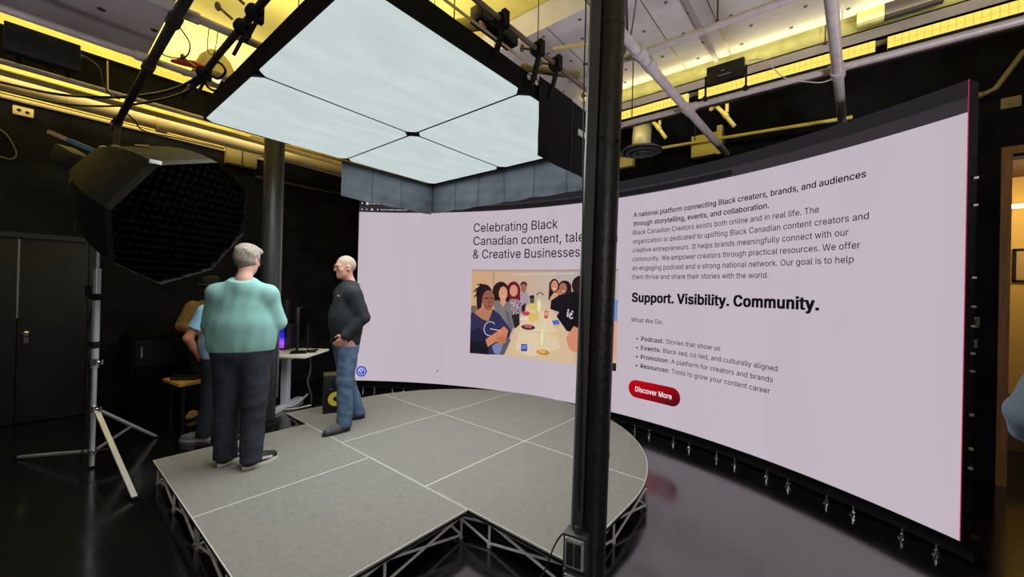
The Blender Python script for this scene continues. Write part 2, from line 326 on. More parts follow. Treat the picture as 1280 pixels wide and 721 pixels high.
GLYPHS = {   # letter outlines: advance width, then closed contours
    ' ': (188,),
    '&': (448, '197,-7 150,-2 110,12 78,34 54,62 39,96 34,133 38,164 47,189 63,212 85,235 140,279 216,335 237,352 255,375 260,389 262,405 258,427 245,445 226,457 201,461 184,459 168,453 155,444 145,431 139,416 137,399 139,380 145,363 169,327 204,284 438,0 364,0 171,231 121,293 102,318 87,344 78,370 75,398 79,430 91,458 110,481 134,499 165,510 200,513 235,510 266,499 290,482 308,459 320,433 324,404 322,382 315,362 305,342 291,325 256,293 154,217 128,195 110,174 100,154 97,131 100,108 109,87 124,70 143,57 166,49 193,46 223,50 251,59 278,75 301,95 321,121 336,151 346,186 349,224 408,224 405,180 397,144 385,115 371,92 345,62 333,47 305,24 271,7 234,-3',),
    ',': (188, '38,-119 68,71 137,71 84,-119',),
    '-': (313, '337,244 337,188 114,188 114,244',),
    '.': (188, '95,-4 78,-1 63,9 53,24 50,41 53,59 63,73 78,83 95,87 113,83 128,73 138,59 141,41 138,24 128,9 113,-1',),
    ':': (188, '95,-4 78,-1 63,9 53,24 50,41 53,59 63,73 78,83 95,87 113,83 128,73 138,59 141,41 138,24 128,9 113,-1', '95,271 78,274 63,284 53,299 50,316 53,334 63,349 78,358 95,362 113,358 128,349 138,334 141,316 138,299 128,284 113,274'),
    'A': (480, '16,0 201,509 276,509 463,0 395,0 287,302 264,372 232,478 245,478 213,371 191,302 85,0', '110,142 110,199 370,199 370,142'),
    'B': (456, '60,0 60,509 241,509 290,504 329,491 359,470 381,442 394,410 398,374 395,344 387,320 373,301 356,286 337,275 315,267 315,262 339,257 363,245 385,227 402,203 414,173 418,136 414,100 400,67 377,39 344,18 301,4 247,0', '125,57 245,57 296,63 330,80 349,106 355,137 352,162 342,184 327,203 306,218 280,228 248,231 125,231', '125,285 238,285 264,288 288,296 308,309 323,326 333,348 336,372 330,404 313,429 283,446 240,452 125,452'),
    'C': (510, '267,-7 205,1 150,25 104,63 70,115 48,179 40,254 48,329 70,393 104,445 150,484 205,508 267,516 305,513 340,504 373,490 402,471 427,447 448,418 463,385 473,348 408,348 400,373 389,395 375,413 357,428 338,440 315,449 292,454 267,456 223,450 184,432 150,404 125,364 109,314 103,254 109,195 125,145 151,105 184,76 223,59 267,53 292,55 315,60 338,69 357,81 375,96 389,114 400,136 408,160 473,160 464,124 448,91 428,62 402,38 373,18 341,5 305,-4',),
    'D': (502, '219,0 96,0 96,57 215,57 272,63 318,81 354,110 379,149 394,198 399,255 394,312 379,361 354,399 320,428 275,446 221,452 93,452 93,509 225,509 294,501 353,478 399,441 433,391 455,329 462,255 455,181 433,119 398,68 351,31 291,8', '125,509 125,0 60,0 60,509'),
    'E': (419, '60,0 60,509 372,509 372,452 125,452 125,286 355,286 355,229 125,229 125,57 375,57 375,0',),
    'I': (301, '31,0 31,57 118,57 118,452 31,452 31,509 269,509 269,452 183,452 183,57 269,57 269,0',),
    'K': (467, '104,145 104,216 139,261 174,303 212,344 364,509 448,509 231,276 228,276', '60,0 60,509 125,509 125,334 124,225 125,193 125,0', '372,0 188,259 228,309 449,0'),
    'L': (393, '60,0 60,509 125,509 125,57 361,57 361,0',),
    'M': (628, '60,0 60,509 152,509 277,187 287,159 299,123 311,84 322,49 307,49 318,83 330,121 342,158 352,187 476,509 568,509 568,0 504,0 504,291 504,327 505,369 506,413 507,457 513,457 498,409 482,363 467,322 456,291 342,0 286,0 170,291 159,321 145,361 129,408 112,457 119,457 120,416 121,372 122,328 122,291 122,0',),
    'N': (523, '60,0 60,509 136,509 343,183 363,151 388,107 414,55 405,54 401,108 399,157 399,195 399,509 463,509 463,0 387,0 202,290 177,331 148,381 108,452 119,454 122,384 124,328 125,291 125,0',),
    'O': (533, '267,-7 205,1 150,25 105,63 70,115 48,179 40,254 48,329 70,393 105,445 150,484 205,508 267,516 329,508 384,484 429,445 464,393 486,329 493,254 486,179 464,115 429,63 384,25 329,1', '267,53 310,59 349,76 383,104 408,144 425,194 430,254 425,315 408,365 383,404 349,433 310,450 267,456 223,450 184,433 151,404 125,364 109,314 103,254 109,194 125,144 151,105 184,76 223,59'),
    'P': (445, '60,0 60,509 235,509 289,504 332,487 366,462 390,430 404,391 409,348 404,304 390,265 366,233 332,207 289,191 235,186 109,186 109,242 233,242 269,246 297,256 318,272 333,294 342,320 344,348 342,376 333,402 318,423 297,439 268,449 232,452 125,452 125,0',),
    'R': (449, '60,0 60,509 236,509 289,504 333,489 367,465 390,433 404,395 409,352 404,309 390,271 367,240 333,217 289,203 236,198 96,198 96,255 234,255 269,258 298,267 319,281 334,300 342,324 345,352 342,380 334,405 319,425 298,440 269,449 233,452 125,452 125,0', '353,0 230,229 303,229 428,0'),
    'S': (447, '224,-9 172,-4 128,9 91,31 64,60 46,96 38,137 104,137 110,110 123,88 142,71 166,59 194,51 224,49 257,52 286,60 310,74 329,92 342,114 346,139 342,161 332,179 316,193 296,205 245,222 184,239 128,261 86,289 60,326 52,372 58,413 75,448 102,476 138,498 180,512 227,516 274,512 316,498 351,476 377,449 394,415 401,378 337,378 327,412 302,437 267,453 225,459 194,456 167,448 145,435 129,418 119,398 115,376 119,352 131,334 148,319 169,308 212,293 264,279 312,264 359,238 378,220 395,198 405,171 408,139 403,99 386,64 360,34 323,11 278,-4',),
    'T': (449, '32,452 32,509 417,509 417,452 257,452 257,0 193,0 193,452',),
    'V': (480, '204,0 16,509 84,509 192,206 215,137 248,31 235,31 267,138 290,206 395,509 463,509 278,0',),
    'W': (686, '155,0 16,509 82,509 163,196 175,145 187,94 197,40 189,40 200,94 211,145 224,196 306,509 380,509 462,196 474,145 486,94 497,40 488,40 499,94 510,145 523,196 603,509 670,509 530,0 455,0 368,323 351,391 336,475 350,475 335,395 318,323 230,0',),
    'a': (389, '160,-9 126,-5 94,5 68,22 48,45 34,74 30,108 34,138 43,161 58,179 78,193 100,204 125,211 178,220 234,227 252,230 265,235 273,243 276,255 276,257 274,278 267,297 256,311 240,322 220,329 196,331 171,329 149,322 132,313 118,301 100,274 41,291 57,322 79,346 104,364 133,375 163,382 194,384 216,383 239,379 263,372 286,360 306,343 322,320 333,290 337,251 337,0 277,0 277,52 272,52 264,38 252,25 236,12 215,1 190,-6', '170,45 202,49 228,59 248,74 263,93 272,115 276,138 276,190 270,186 259,182 231,176 200,171 175,168 134,159 117,150 103,139 95,124 92,105 94,87 102,72 114,60 130,52 149,47'),
    'b': (424, '229,-8 198,-5 172,4 153,17 138,31 118,59 112,59 112,0 53,0 53,509 114,509 114,319 118,319 137,346 152,360 171,373 197,382 229,384 274,378 313,361 345,332 370,293 385,245 390,189 385,133 370,84 345,45 313,16 274,-2', '220,47 252,52 279,66 300,88 316,117 325,151 328,189 325,227 316,261 301,289 280,311 253,325 220,330 188,326 161,312 140,291 125,263 116,229 113,189 116,149 125,115 140,87 162,65 188,52'),
    'c': (396, '207,-8 159,-2 117,16 82,46 56,85 39,133 34,187 39,243 56,291 82,330 117,360 159,378 207,384 234,382 260,377 284,368 305,356 324,340 340,322 353,301 362,277 303,262 290,289 270,311 257,319 242,325 207,330 173,325 145,310 124,287 108,258 99,224 96,187 99,151 108,117 124,88 145,66 173,51 207,46 226,48 243,52 271,66 292,89 304,117 363,102 354,78 341,56 325,37 306,21 285,8 261,-1 235,-6',),
    'd': (424, '195,-8 151,-2 111,16 79,45 55,84 39,133 34,189 39,245 55,293 80,332 112,361 151,378 196,384 228,382 253,373 273,360 287,346 306,319 311,319 311,509 372,509 372,0 313,0 313,59 307,59 287,31 272,17 252,4 227,-5', '205,47 236,52 263,65 284,87 299,115 309,149 312,189 309,229 300,263 284,291 263,312 237,326 205,330 172,325 145,311 124,289 108,261 99,227 96,189 99,151 109,117 124,88 145,66 172,52'),
    'e': (404, '212,-8 160,-2 117,16 82,46 56,85 39,132 34,187 39,242 55,290 80,329 115,359 157,378 205,384 236,382 266,374 294,360 319,341 341,315 357,282 367,242 371,194 371,169 75,169 75,221 338,221 310,202 307,237 298,269 283,294 263,314 237,326 205,330 173,326 146,313 125,294 109,270 99,241 96,211 96,178 100,139 110,106 128,80 151,61 179,50 212,46 234,48 254,53 271,61 285,73 297,88 306,105 365,91 353,63 335,39 311,19 283,4 249,-5',),
    'f': (254, '228,379 228,327 6,327 6,379', '81,0 81,432 85,461 96,486 113,505 135,519 161,527 187,530 222,527 243,521 227,468 215,472 195,474 171,470 154,460 145,443 142,419 142,0'),
    'g': (425, '207,-151 168,-148 134,-140 105,-127 82,-110 64,-91 51,-69 101,-41 122,-66 136,-78 154,-88 178,-95 207,-97 249,-92 282,-75 304,-46 311,-6 311,68 306,68 287,41 272,28 252,16 227,8 195,5 151,10 113,27 80,53 55,90 39,136 34,191 39,246 55,293 80,332 112,361 152,378 196,384 228,382 253,373 273,360 288,346 308,319 313,319 313,379 372,379 372,-9 367,-54 350,-90 324,-117 291,-136 251,-147', '205,59 237,63 264,75 285,95 300,121 309,154 312,193 309,231 300,264 285,291 264,312 237,326 205,330 172,326 145,312 124,290 109,262 99,230 96,193 99,155 109,123 124,96 145,76 172,63'),
    'h': (410, '114,227 114,0 53,0 53,509 114,509 114,287 102,287 124,332 152,362 187,379 227,384 264,380 295,369 321,349 341,321 353,285 357,240 357,0 296,0 296,235 290,275 273,304 246,323 210,329 184,326 161,317 141,303 126,283 117,257',),
    'i': (167, '53,0 53,379 114,379 114,0', '84,443 68,446 54,455 44,468 41,483 44,499 54,512 68,521 84,524 100,521 114,512 123,499 126,483 123,468 114,455 100,446'),
    'k': (381, '110,137 110,212 121,212 284,379 360,379 184,199 177,199', '53,0 53,509 114,509 114,0', '294,0 148,186 191,229 372,0'),
    'l': (189, '139,-2 101,3 74,20 58,48 53,84 53,509 114,509 114,99 116,76 120,62 130,54 146,52 160,53 170,54 181,3 162,-1',),
    'm': (610, '53,0 53,379 112,379 112,295 108,295 118,323 132,346 151,363 172,376 195,384 219,386 257,380 287,361 309,332 321,295 312,295 322,320 337,343 357,361 381,375 408,383 437,386 468,382 497,372 522,354 541,328 553,296 557,255 557,0 496,0 496,254 490,289 473,313 448,326 419,330 395,328 374,320 358,307 345,290 338,270 335,247 335,0 274,0 274,260 269,288 253,311 229,325 199,330 178,328 158,320 140,307 126,289 117,266 114,238 114,0',),
    'n': (410, '114,227 114,0 53,0 53,379 112,379 112,287 102,287 124,332 152,362 187,379 227,384 264,380 295,369 321,349 341,321 353,285 357,240 357,0 296,0 296,235 290,275 273,304 246,323 210,329 184,326 161,317 141,303 126,283 117,257',),
    'o': (415, '207,-8 159,-2 117,16 82,46 56,85 39,133 34,187 39,243 56,291 82,330 117,360 159,378 207,384 256,378 299,360 334,330 359,291 376,243 381,187 376,133 359,85 334,46 299,16 256,-2', '207,46 242,51 270,66 292,88 307,117 316,151 319,187 316,224 307,258 292,287 270,310 242,325 207,330 173,325 145,310 124,287 108,258 99,224 96,187 99,151 108,117 124,88 145,66 173,51'),
    'p': (424, '53,-143 53,379 112,379 112,319 118,319 137,346 152,360 171,373 197,382 229,384 274,378 313,361 345,332 370,293 385,245 390,189 385,133 370,84 345,45 313,16 274,-2 229,-8 198,-5 173,4 153,17 138,31 118,59 114,59 114,-143', '220,47 252,52 279,66 300,88 316,117 325,151 328,189 325,227 316,261 301,289 280,311 253,325 220,330 188,326 161,312 140,291 125,263 116,229 113,189 116,149 125,115 140,87 162,65 188,52'),
    'r': (259, '53,0 53,379 112,379 112,321 115,321 130,347 152,367 181,380 213,385 229,384 243,384 243,322 230,324 207,326 182,323 159,315 140,301 126,284 117,262 114,237 114,0',),
    's': (365, '182,-8 145,-5 112,3 84,18 62,38 46,63 36,94 94,107 105,79 124,60 150,49 181,45 217,49 244,62 262,81 268,103 264,121 254,136 237,147 212,155 149,170 104,186 72,208 53,237 47,274 52,305 65,332 87,354 115,370 149,381 187,384 223,381 254,372 279,358 299,339 314,316 324,290 268,277 258,298 243,316 220,329 187,333 156,329 131,317 114,299 109,277 113,258 124,243 144,232 172,223 229,209 275,193 306,171 325,142 331,107 326,75 312,47 290,24 260,6 223,-4',),
    't': (227, '204,379 204,327 6,327 6,379', '65,471 126,471 126,98 128,76 136,61 150,53 170,50 185,51 202,54 213,2 192,-3 168,-4 125,2 92,21 72,52 65,93'),
    'u': (410, '182,-5 146,-1 115,11 89,30 69,59 57,95 53,139 53,379 114,379 114,144 120,104 137,75 164,56 200,50 226,53 249,62 269,76 283,97 293,122 296,153 296,379 357,379 357,0 298,0 298,92 307,92 286,47 257,17 222,0',),
    'v': (389, '163,0 17,379 84,379 165,155 187,87 206,21 184,21 203,87 224,155 305,379 371,379 226,0',),
    'w': (567, '138,0 23,379 87,379 133,214 154,137 175,41 165,41 186,135 206,214 252,379 316,379 362,214 382,136 402,41 391,41 413,135 434,214 480,379 545,379 429,0 368,0 319,172 305,225 291,280 277,338 291,338 277,280 263,225 248,172 199,0',),
    'x': (379, '21,0 171,218 171,171 29,379 100,379 147,306 179,253 207,206 175,206 202,253 233,306 282,379 352,379 209,169 209,214 358,0 287,0 231,85 200,136 173,182 205,182 178,136 148,85 91,0',),
    'y': (389, '47,-139 61,-86 71,-87 88,-90 104,-89 118,-84 130,-74 141,-58 151,-36 163,-1 17,379 84,379 165,155 187,87 206,21 184,21 202,87 224,155 305,379 371,379 204,-58 191,-85 177,-107 159,-124 139,-136 116,-143 91,-145 65,-143',),
    'z': (380, '42,0 42,46 254,320 254,323 48,323 48,379 333,379 333,331 126,60 126,56 339,56 339,0',),
}
from mathutils.geometry import tessellate_polygon
_GC = {}
def glyph(ch, bold):
    """Triangles of one letter, thickened outward by `bold`."""
    key = (ch, bold)
    if key in _GC: return _GC[key]
    g = GLYPHS.get(ch, GLYPHS[' '])
    loops = []
    for c in g[1:]:
        P = [tuple(map(float, q.split(','))) for q in c.split()]
        A = sum(P[i - 1][0] * P[i][1] - P[i][0] * P[i - 1][1] for i in range(len(P))) / 2
        loops.append([A, P])
    if not loops: return _GC.setdefault(key, (g[0], []))
    sgn = 1 if max(loops, key=lambda l: abs(l[0]))[0] > 0 else -1
    outers = [l[1] for l in loops if l[0] * sgn > 0]; holes = [l[1] for l in loops if l[0] * sgn <= 0]
    def inside(p, P):
        c = False
        for i in range(len(P)):
            (x1, y1), (x2, y2) = P[i - 1], P[i]
            if (y1 > p[1]) != (y2 > p[1]) and p[0] < (x2 - x1) * (p[1] - y1) / (y2 - y1) + x1: c = not c
        return c
    tris = []
    for o in outers:
        L = [o] + [h for h in holes if inside(h[0], o)]
        V = [q for l in L for q in l]
        for t in tessellate_polygon([[Vector((x, y, 0)) for x, y in l] for l in L]): tris.append([V[i] for i in t])
    if bold:
        n_ = max(1, math.ceil(bold / 20))
        offs = [(bold * (i / n_), bold * .45 * q) for i in range(-n_, n_ + 1) for q in (-1, 1)]
        tris = [[(x + dx, y + dy) for x, y in t] for t in tris for dx, dy in offs]
    return _GC.setdefault(key, (g[0] + bold * .7, tris))

def text(name, body, s, z, cap, width=None, bold=0., m=INK, off=.006, parent=wall):
    """Letters set along the curved display from s, baseline z, capital height cap."""
    k = cap / 509.; x = 0.; T = []
    for ch in body:
        adv, tr = glyph(ch, bold)
        T += [[(px + x, py) for px, py in t] for t in tr]; x += adv
    x1 = max(p[0] for t in T for p in t); x0 = min(p[0] for t in T for p in t)
    kx = width / (x1 - x0) if width else k
    vs = []; fs = []
    for t in T:
        n = len(vs); vs += [sp(s + (px - x0) * kx, z + py * k, off) for px, py in t]; fs.append((n, n + 1, n + 2))
    me = bpy.data.meshes.new(name); me.from_pydata(vs, [], fs)
    return link(name, me, m, parent, 0)
text('headline_text', 'Celebrating Black', 1.868, 2.52, .129, 1.345, 5)
text('headline_text', 'Canadian content, talent', 1.868, 2.32, .129, 1.90, 5)
text('headline_text', '& Creative Businesses', 1.868, 2.12, .129, 1.685, 5)
for i, (b_, w) in enumerate((('A national platform connecting Black creators, brands, and audiences', 2.178),
                             ('through storytelling, events, and collaboration.', 1.462),
                             ('Black Canadian Creators exists both online and in real life. The', 1.862),
                             ('organization is dedicated to uplifting Black Canadian content creators and', 2.20),
                             ('creative entrepreneurs. It helps brands meaningfully connect with our', 2.072),
                             ('community. We empower creators through practical resources. We offer', 2.15),
                             ('an engaging podcast and a strong national network. Our goal is to help', 2.11),
                             ('them thrive and share their stories with the world.', 1.47))):
    text('paragraph_text', b_, 4.286, 2.567 - i * .1065, .054, w, 16 if i < 2 else 4, INKB if i < 2 else INK)
text('slogan_text', 'Support. Visibility. Community.', 4.289, 1.55, .105, 1.876, 38, INKB)
text('list_heading_text', 'What We Do:', 4.286, 1.308, .05, .396, 5)
for i, (b1, b2, w) in enumerate((('Podcast', ': Stories that show us', .90), ('Events', ': Black-led, co-led, and culturally aligned', 1.43),
                                ('Promotion', ': A platform for creators and brands', 1.392), ('Resources', ': Tools to grow your content career', 1.37))):
    z = 1.094 - i * .1065
    w1 = (.262, .228, .328, .335)[i]
    text('list_text', b1, 4.421, z, .05, w1, 16, INKB)
    text('list_text', b2, 4.421 + w1 + .012, z, .05, w - w1 - .012, 4, INK)
    flat('list_bullet', [disc(4.37, z + .018, .011, n=12)], INKB, .006)
# discover button
def button():
    bm = bmesh.new(); bm.faces.new([bm.verts.new((x, y, 0)) for x, y in rrect(4.273, .412, 4.905, .62, .1, 10)])
    xs = np.linspace(4.3, 4.9, 14)
    flat_to_screen(bm, .005)
    me = bpy.data.meshes.new('discover_button'); bm.to_mesh(me); bm.free()
    ca = me.color_attributes.new('Col', 'FLOAT_COLOR', 'POINT')
    for i, v in enumerate(me.vertices):
        g = math.atan2(v.co.y - CY, v.co.x - CX); s = (G1 - g) * RAD
        t = min(1, max(0, (s - 4.45) / .45 * .55 + (.62 - v.co.z) / .2 * .45))
        a, b = np.array(lin((186, 8, 22))), np.array(lin((58, 14, 24)))
        ca.data[i].color = (*(a * (1 - t) + b * t), 1)
    return tag(link('discover_button', me, vcol_emat('button_red'), wall, 0), 'red pill button')
btn = button()
text('button_text', 'Discover More', 4.362, .487, .058, .447, 16, emat('button_white', (240, 225, 228)), .008)
# assistant badge and mouse cursor
BLUE = emat('badge_blue', (46, 62, 178)); BW = emat('badge_white', (200, 205, 235))
flat('assistant_badge', [disc(.102, .312, .083)], BLUE, .004, label='round blue badge at the lower left corner')
flat('badge_ring', ring(.102, .312, .05, .06), BW, .006)
flat('badge_mark', [disc(.085, .325, .022, a0=PI * .5, a1=PI * 1.6), disc(.115, .325, .02, a0=-.4, a1=PI * .9), rect(.09, .285, .112, .308), [(.078, .345), (.10, .365), (.108, .35)]], BW, .006)
flat('mouse_cursor', [[(1.32, .392), (1.322, .352), (1.334, .362), (1.345, .358)]], INK2, .006)
# browser chrome
flat('browser_icon', [disc(.045, 2.968, .012), rect(.105, 2.945, .145, 2.985)], BARW, .006)
text('tab_title_text', 'BLACK CANADIAN CREATORS', .165, 2.953, .026, .42, 6, BARW)
flat('browser_icon', [[(.03, 2.872), (.052, 2.888), (.052, 2.856)], [(.11, 2.888), (.11, 2.856), (.132, 2.872)], rect(.185, 2.858, .215, 2.886)], BARW, .006)
flat('address_field', [rrect(.262, 2.842, 5.4, 2.902, .028)], emat('field_dark', (30, 28, 31)), .003)
flat('browser_icon', [disc(.292, 2.872, .013)], BARW, .006)
text('address_text', 'blackcanadiancreators.com', .335, 2.862, .027, .43, 4, BARW)

# the photograph on the page: people along both sides of a dinner table (flat picture)
PU0, PU1, PV0, PV1 = 1.857, 4.106, .683, 1.951
def photo():
    q = []          # (colour, polygon in u 0..1 left-right, v 0..1 top-down)
    def ell(c, cx, cy, rx, ry, n=20): q.append((c, [(cx + rx * math.cos(2 * PI * i / n), cy + ry * math.sin(2 * PI * i / n)) for i in range(n)]))
    def pg(c, *pts): q.append((c, list(pts)))
    X = lambda x: (x - 50) / 1018.; Y = lambda y, x=0: (y - 36) / (585 + (x - 50) * .122)
    def E(c, x, y, rx, ry): ell(c, X(x), Y(y, x), rx / 1018., ry / (585 + (x - 50) * .122))
    def Pz(c, *pts): pg(c, *[(X(x), Y(y, x)) for x, y in pts])
    def L(c, x0, y0, x1, y1, w=4):
        dx, dy = x1 - x0, y1 - y0; l = math.hypot(dx, dy); nx, ny = -dy / l * w / 2, dx / l * w / 2
        Pz(c, (x0 + nx, y0 + ny), (x1 + nx, y1 + ny), (x1 - nx, y1 - ny), (x0 - nx, y0 - ny))
    pg((206, 178, 152), (0, 0), (1, 0), (1, 1), (0, 1))
    for k in range(10):
        t = k / 10; pg((208 - 12 * t, 166 + 12 * t, 124 + 44 * t), (t * .6, 0), ((t + .1) * .6, 0), ((t + .1) * .6, .75), (t * .6, .75))
    pg((186, 172, 166), (.6, 0), (1, 0), (1, .6), (.6, .6)); pg((170, 150, 136), (0, 0), (1, 0), (1, .025), (0, .02))
    pg((150, 142, 142), (.155, 0), (.162, 0), (.162, .2), (.155, .2)); pg((206, 198, 196), (.3, .05), (.72, .04), (.72, .05), (.3, .06))
    Pz((214, 188, 154), (470, 285), (600, 278), (640, 330), (700, 400), (770, 560), (800, 740), (500, 690), (310, 645), (400, 390))
    Pz((224, 202, 170), (480, 330), (600, 330), (650, 420), (700, 600), (500, 660), (380, 600), (420, 430))
    Pz((120, 100, 90), (50, 290), (90, 290), (90, 345), (50, 345))
    # far back woman (centre)
    Pz((168, 150, 162), (408, 215), (425, 196), (455, 196), (472, 230), (472, 285), (420, 330)); E((44, 32, 30), 434, 145, 24, 24); E((158, 104, 84), 434, 168, 20, 34)
    Pz((40, 34, 40), (420, 300), (452, 270), (448, 330), (425, 345))
    # woman with burgundy hair
    E((104, 30, 48), 360, 190, 52, 70); Pz((112, 34, 52), (325, 190), (410, 190), (412, 260), (320, 270)); E((214, 146, 120), 362, 186, 29, 42)
    Pz((150, 128, 138), (322, 258), (345, 245), (400, 250), (424, 290), (420, 350), (372, 400), (340, 370))
    for _ in range(26):
        x, y = 330 + random.random() * 85, 262 + random.random() * 100; E((44, 36, 42) if _ % 2 else (210, 200, 204), x, y, 6, 5)
    # woman in grey
    E((46, 32, 30), 268, 195, 62, 74); E((40, 28, 28), 268, 245, 66, 50); E((216, 152, 118), 286, 206, 32, 50); Pz((216, 152, 118), (268, 245), (304, 245), (310, 285), (285, 310), (262, 280))
    Pz((124, 118, 120), (214, 262), (256, 252), (285, 305), (315, 262), (345, 285), (372, 440), (350, 490), (290, 470), (225, 330))
    Pz((104, 98, 102), (300, 320), (330, 340), (365, 450), (340, 490)); Pz((44, 38, 42), (350, 360), (408, 350), (412, 430), (376, 460))
    for k in range(3): E((236, 210, 196), 283 + k * 5, 226, 4, 3)
    # front woman in navy
    E((42, 30, 32), 145, 205, 60, 66); Pz((42, 30, 32), (88, 210), (132, 200), (130, 318), (95, 322))
    for (x0, y0, x1, y1) in ((140, 165, 66, 190), (130, 155, 78, 175), (150, 150, 92, 140), (120, 190, 72, 228), (165, 150, 112, 138)): L((36, 26, 28), x0, y0, x1, y1, 9)
    Pz((52, 50, 84), (44, 345), (100, 318), (150, 372), (205, 310), (262, 352), (300, 400), (352, 470), (330, 560), (290, 640), (180, 648), (40, 615))
    Pz((186, 122, 94), (72, 338), (130, 300), (205, 300), (210, 330), (182, 402), (140, 388)); E((152, 92, 74), 178, 252, 46, 70)
    Pz((36, 36, 62), (44, 470), (110, 440), (180, 520), (150, 600), (40, 612)); Pz((30, 28, 36), (40, 540), (150, 540), (190, 580), (185, 648), (40, 620))
    E((70, 40, 38), 166, 238, 9, 5); E((70, 40, 38), 203, 240, 9, 5); L((40, 30, 30), 140, 238, 220, 242, 3); E((130, 60, 62), 188, 295, 17, 6); E((128, 74, 60), 190, 268, 11, 8)
    Pz((206, 132, 96), (165, 530), (225, 492), (300, 440), (330, 470), (312, 556), (285, 572), (245, 545), (182, 584)); Pz((190, 112, 80), (240, 520), (300, 500), (320, 540), (285, 570))
    Pz((122, 134, 168), (214, 580), (245, 555), (300, 572), (336, 520), (352, 505), (310, 560), (268, 640), (230, 628)); Pz((96, 92, 104), (290, 580), (340, 520), (350, 540), (305, 642), (275, 642))
    for k in range(14):
        a, b = PI * .45 + k * .3, PI * .45 + (k + 1) * .3
        L((204, 204, 214), 196 + 44 * math.cos(a), 455 + 50 * math.sin(a), 196 + 44 * math.cos(b), 455 + 50 * math.sin(b), 5)
    L((214, 214, 222), 196, 455, 270, 470, 5)
    # right side: two women and the nearest one in black
    E((48, 32, 32), 650, 160, 36, 58); Pz((48, 32, 32), (616, 160), (640, 150), (640, 262), (612, 250)); E((206, 138, 110), 652, 154, 24, 40); Pz((206, 160, 130), (622, 240), (650, 200), (690, 205), (680, 270), (630, 290))
    E((40, 28, 30), 722, 165, 46, 50); E((170, 108, 86), 711, 172, 27, 40); Pz((40, 28, 30), (735, 150), (766, 160), (770, 200), (745, 200))
    Pz((30, 27, 32), (626, 318), (632, 258), (690, 215), (730, 210), (790, 190), (800, 330), (700, 345)); E((190, 120, 92), 683, 200, 14, 20)
    for x in (652, 712): E((238, 220, 210), x + 1, 172 if x < 700 else 190, 9, 4)
    Pz((26, 24, 28), (672, 372), (700, 320), (770, 250), (800, 180), (930, 190), (960, 480), (830, 500), (742, 472)); E((44, 32, 32), 830, 150, 60, 70)
    for _ in range(18): E((206, 204, 208), 745 + random.random() * 40, 315 + random.random() * 70, 5, 6)
    Pz((214, 140, 108), (742, 520), (790, 440), (860, 470), (850, 640), (770, 610), (752, 570)); Pz((60, 44, 50), (860, 420), (980, 400), (1000, 760), (850, 720))
    Pz((110, 146, 204), (1040, 250), (1068, 250), (1068, 400), (1040, 400)); Pz((216, 160, 140), (1030, 400), (1068, 400), (1068, 640), (1035, 640)); Pz((36, 32, 40), (1020, 690), (1068, 690), (1068, 770), (1020, 770))
    # things on the table
    E((74, 62, 58), 474, 448, 50, 20); E((200, 92, 100), 474, 440, 30, 13); E((190, 74, 92), 458, 350, 30, 16); Pz((224, 214, 196), (412, 380), (470, 372), (482, 386), (420, 398))
    Pz((210, 206, 214), (424, 562), (474, 562), (476, 626), (422, 626)); Pz((62, 74, 150), (428, 568), (470, 568), (472, 620), (426, 620)); Pz((110, 140, 206), (434, 580), (466, 574), (464, 600), (432, 606))
    Pz((70, 104, 200), (642, 402), (684, 396), (698, 426), (652, 432)); Pz((220, 176, 110), (650, 432), (690, 430), (692, 442), (650, 442))
    for x, y, w, h, c in ((575, 520, 22, 70, (214, 204, 150)), (590, 440, 14, 60, (226, 210, 170)), (548, 300, 24, 60, (206, 196, 150)), (505, 300, 34, 22, (216, 190, 110)), (536, 360, 16, 46, (206, 190, 120)), (500, 380, 26, 36, (222, 190, 96)), (662, 495, 26, 28, (226, 196, 140))): E(c, x, y, w, h)
    for x, y, w, h in ((575, 520, 10, 60), (548, 300, 12, 45)): E((236, 226, 190), x, y, w, h)
    Pz((196, 92, 80), (588, 330), (612, 330), (614, 386), (586, 386)); E((236, 170, 150), 600, 352, 9, 14); Pz((70, 90, 50), (482, 235), (512, 232), (514, 275), (484, 278)); Pz((40, 40, 44), (478, 222), (512, 218), (514, 240), (480, 242))
    for k in range(8):
        a, b = PI + k * PI / 8, PI + (k + 1) * PI / 8; L((44, 34, 40), 553 + 22 * math.cos(a), 222 + 20 * math.sin(a), 553 + 22 * math.cos(b), 222 + 20 * math.sin(b), 6)
    E((190, 140, 62), 585, 628, 46, 20); E((222, 178, 96), 578, 622, 28, 11); L((206, 172, 126), 400, 470, 560, 486, 3); L((206, 172, 126), 560, 486, 740, 500, 3)
    verts = []; faces = []; cols = []
    for i, (c, P) in enumerate(q):
        bm = bmesh.new()
        pts = [(PU0 + min(1, max(0, u)) * (PU1 - PU0), PV1 - min(1, max(0, v)) * (PV1 - PV0)) for u, v in P]
        try: f = bm.faces.new([bm.verts.new((x, y, 0)) for x, y in pts])
        except ValueError: continue
        bmesh.ops.triangulate(bm, faces=bm.faces[:])
        flat_to_screen(bm, .004 + i * .00007)
        bm.verts.index_update(); n = len(verts)
        verts += [tuple(v.co) for v in bm.verts]; cols += [lin(c)] * len(bm.verts)
        faces += [tuple(n + v.index for v in f.verts) for f in bm.faces]; bm.free()
    me = bpy.data.meshes.new('dinner_photograph'); me.from_pydata(verts, [], faces)
    ca = me.color_attributes.new('Col', 'FLOAT_COLOR', 'POINT')
    for i, c in enumerate(cols): ca.data[i].color = (*c, 1)
    return tag(link('dinner_photograph', me, vcol_emat('photo_colours', .95), wall, 0), 'picture of women seated along a long dinner table')
photo()
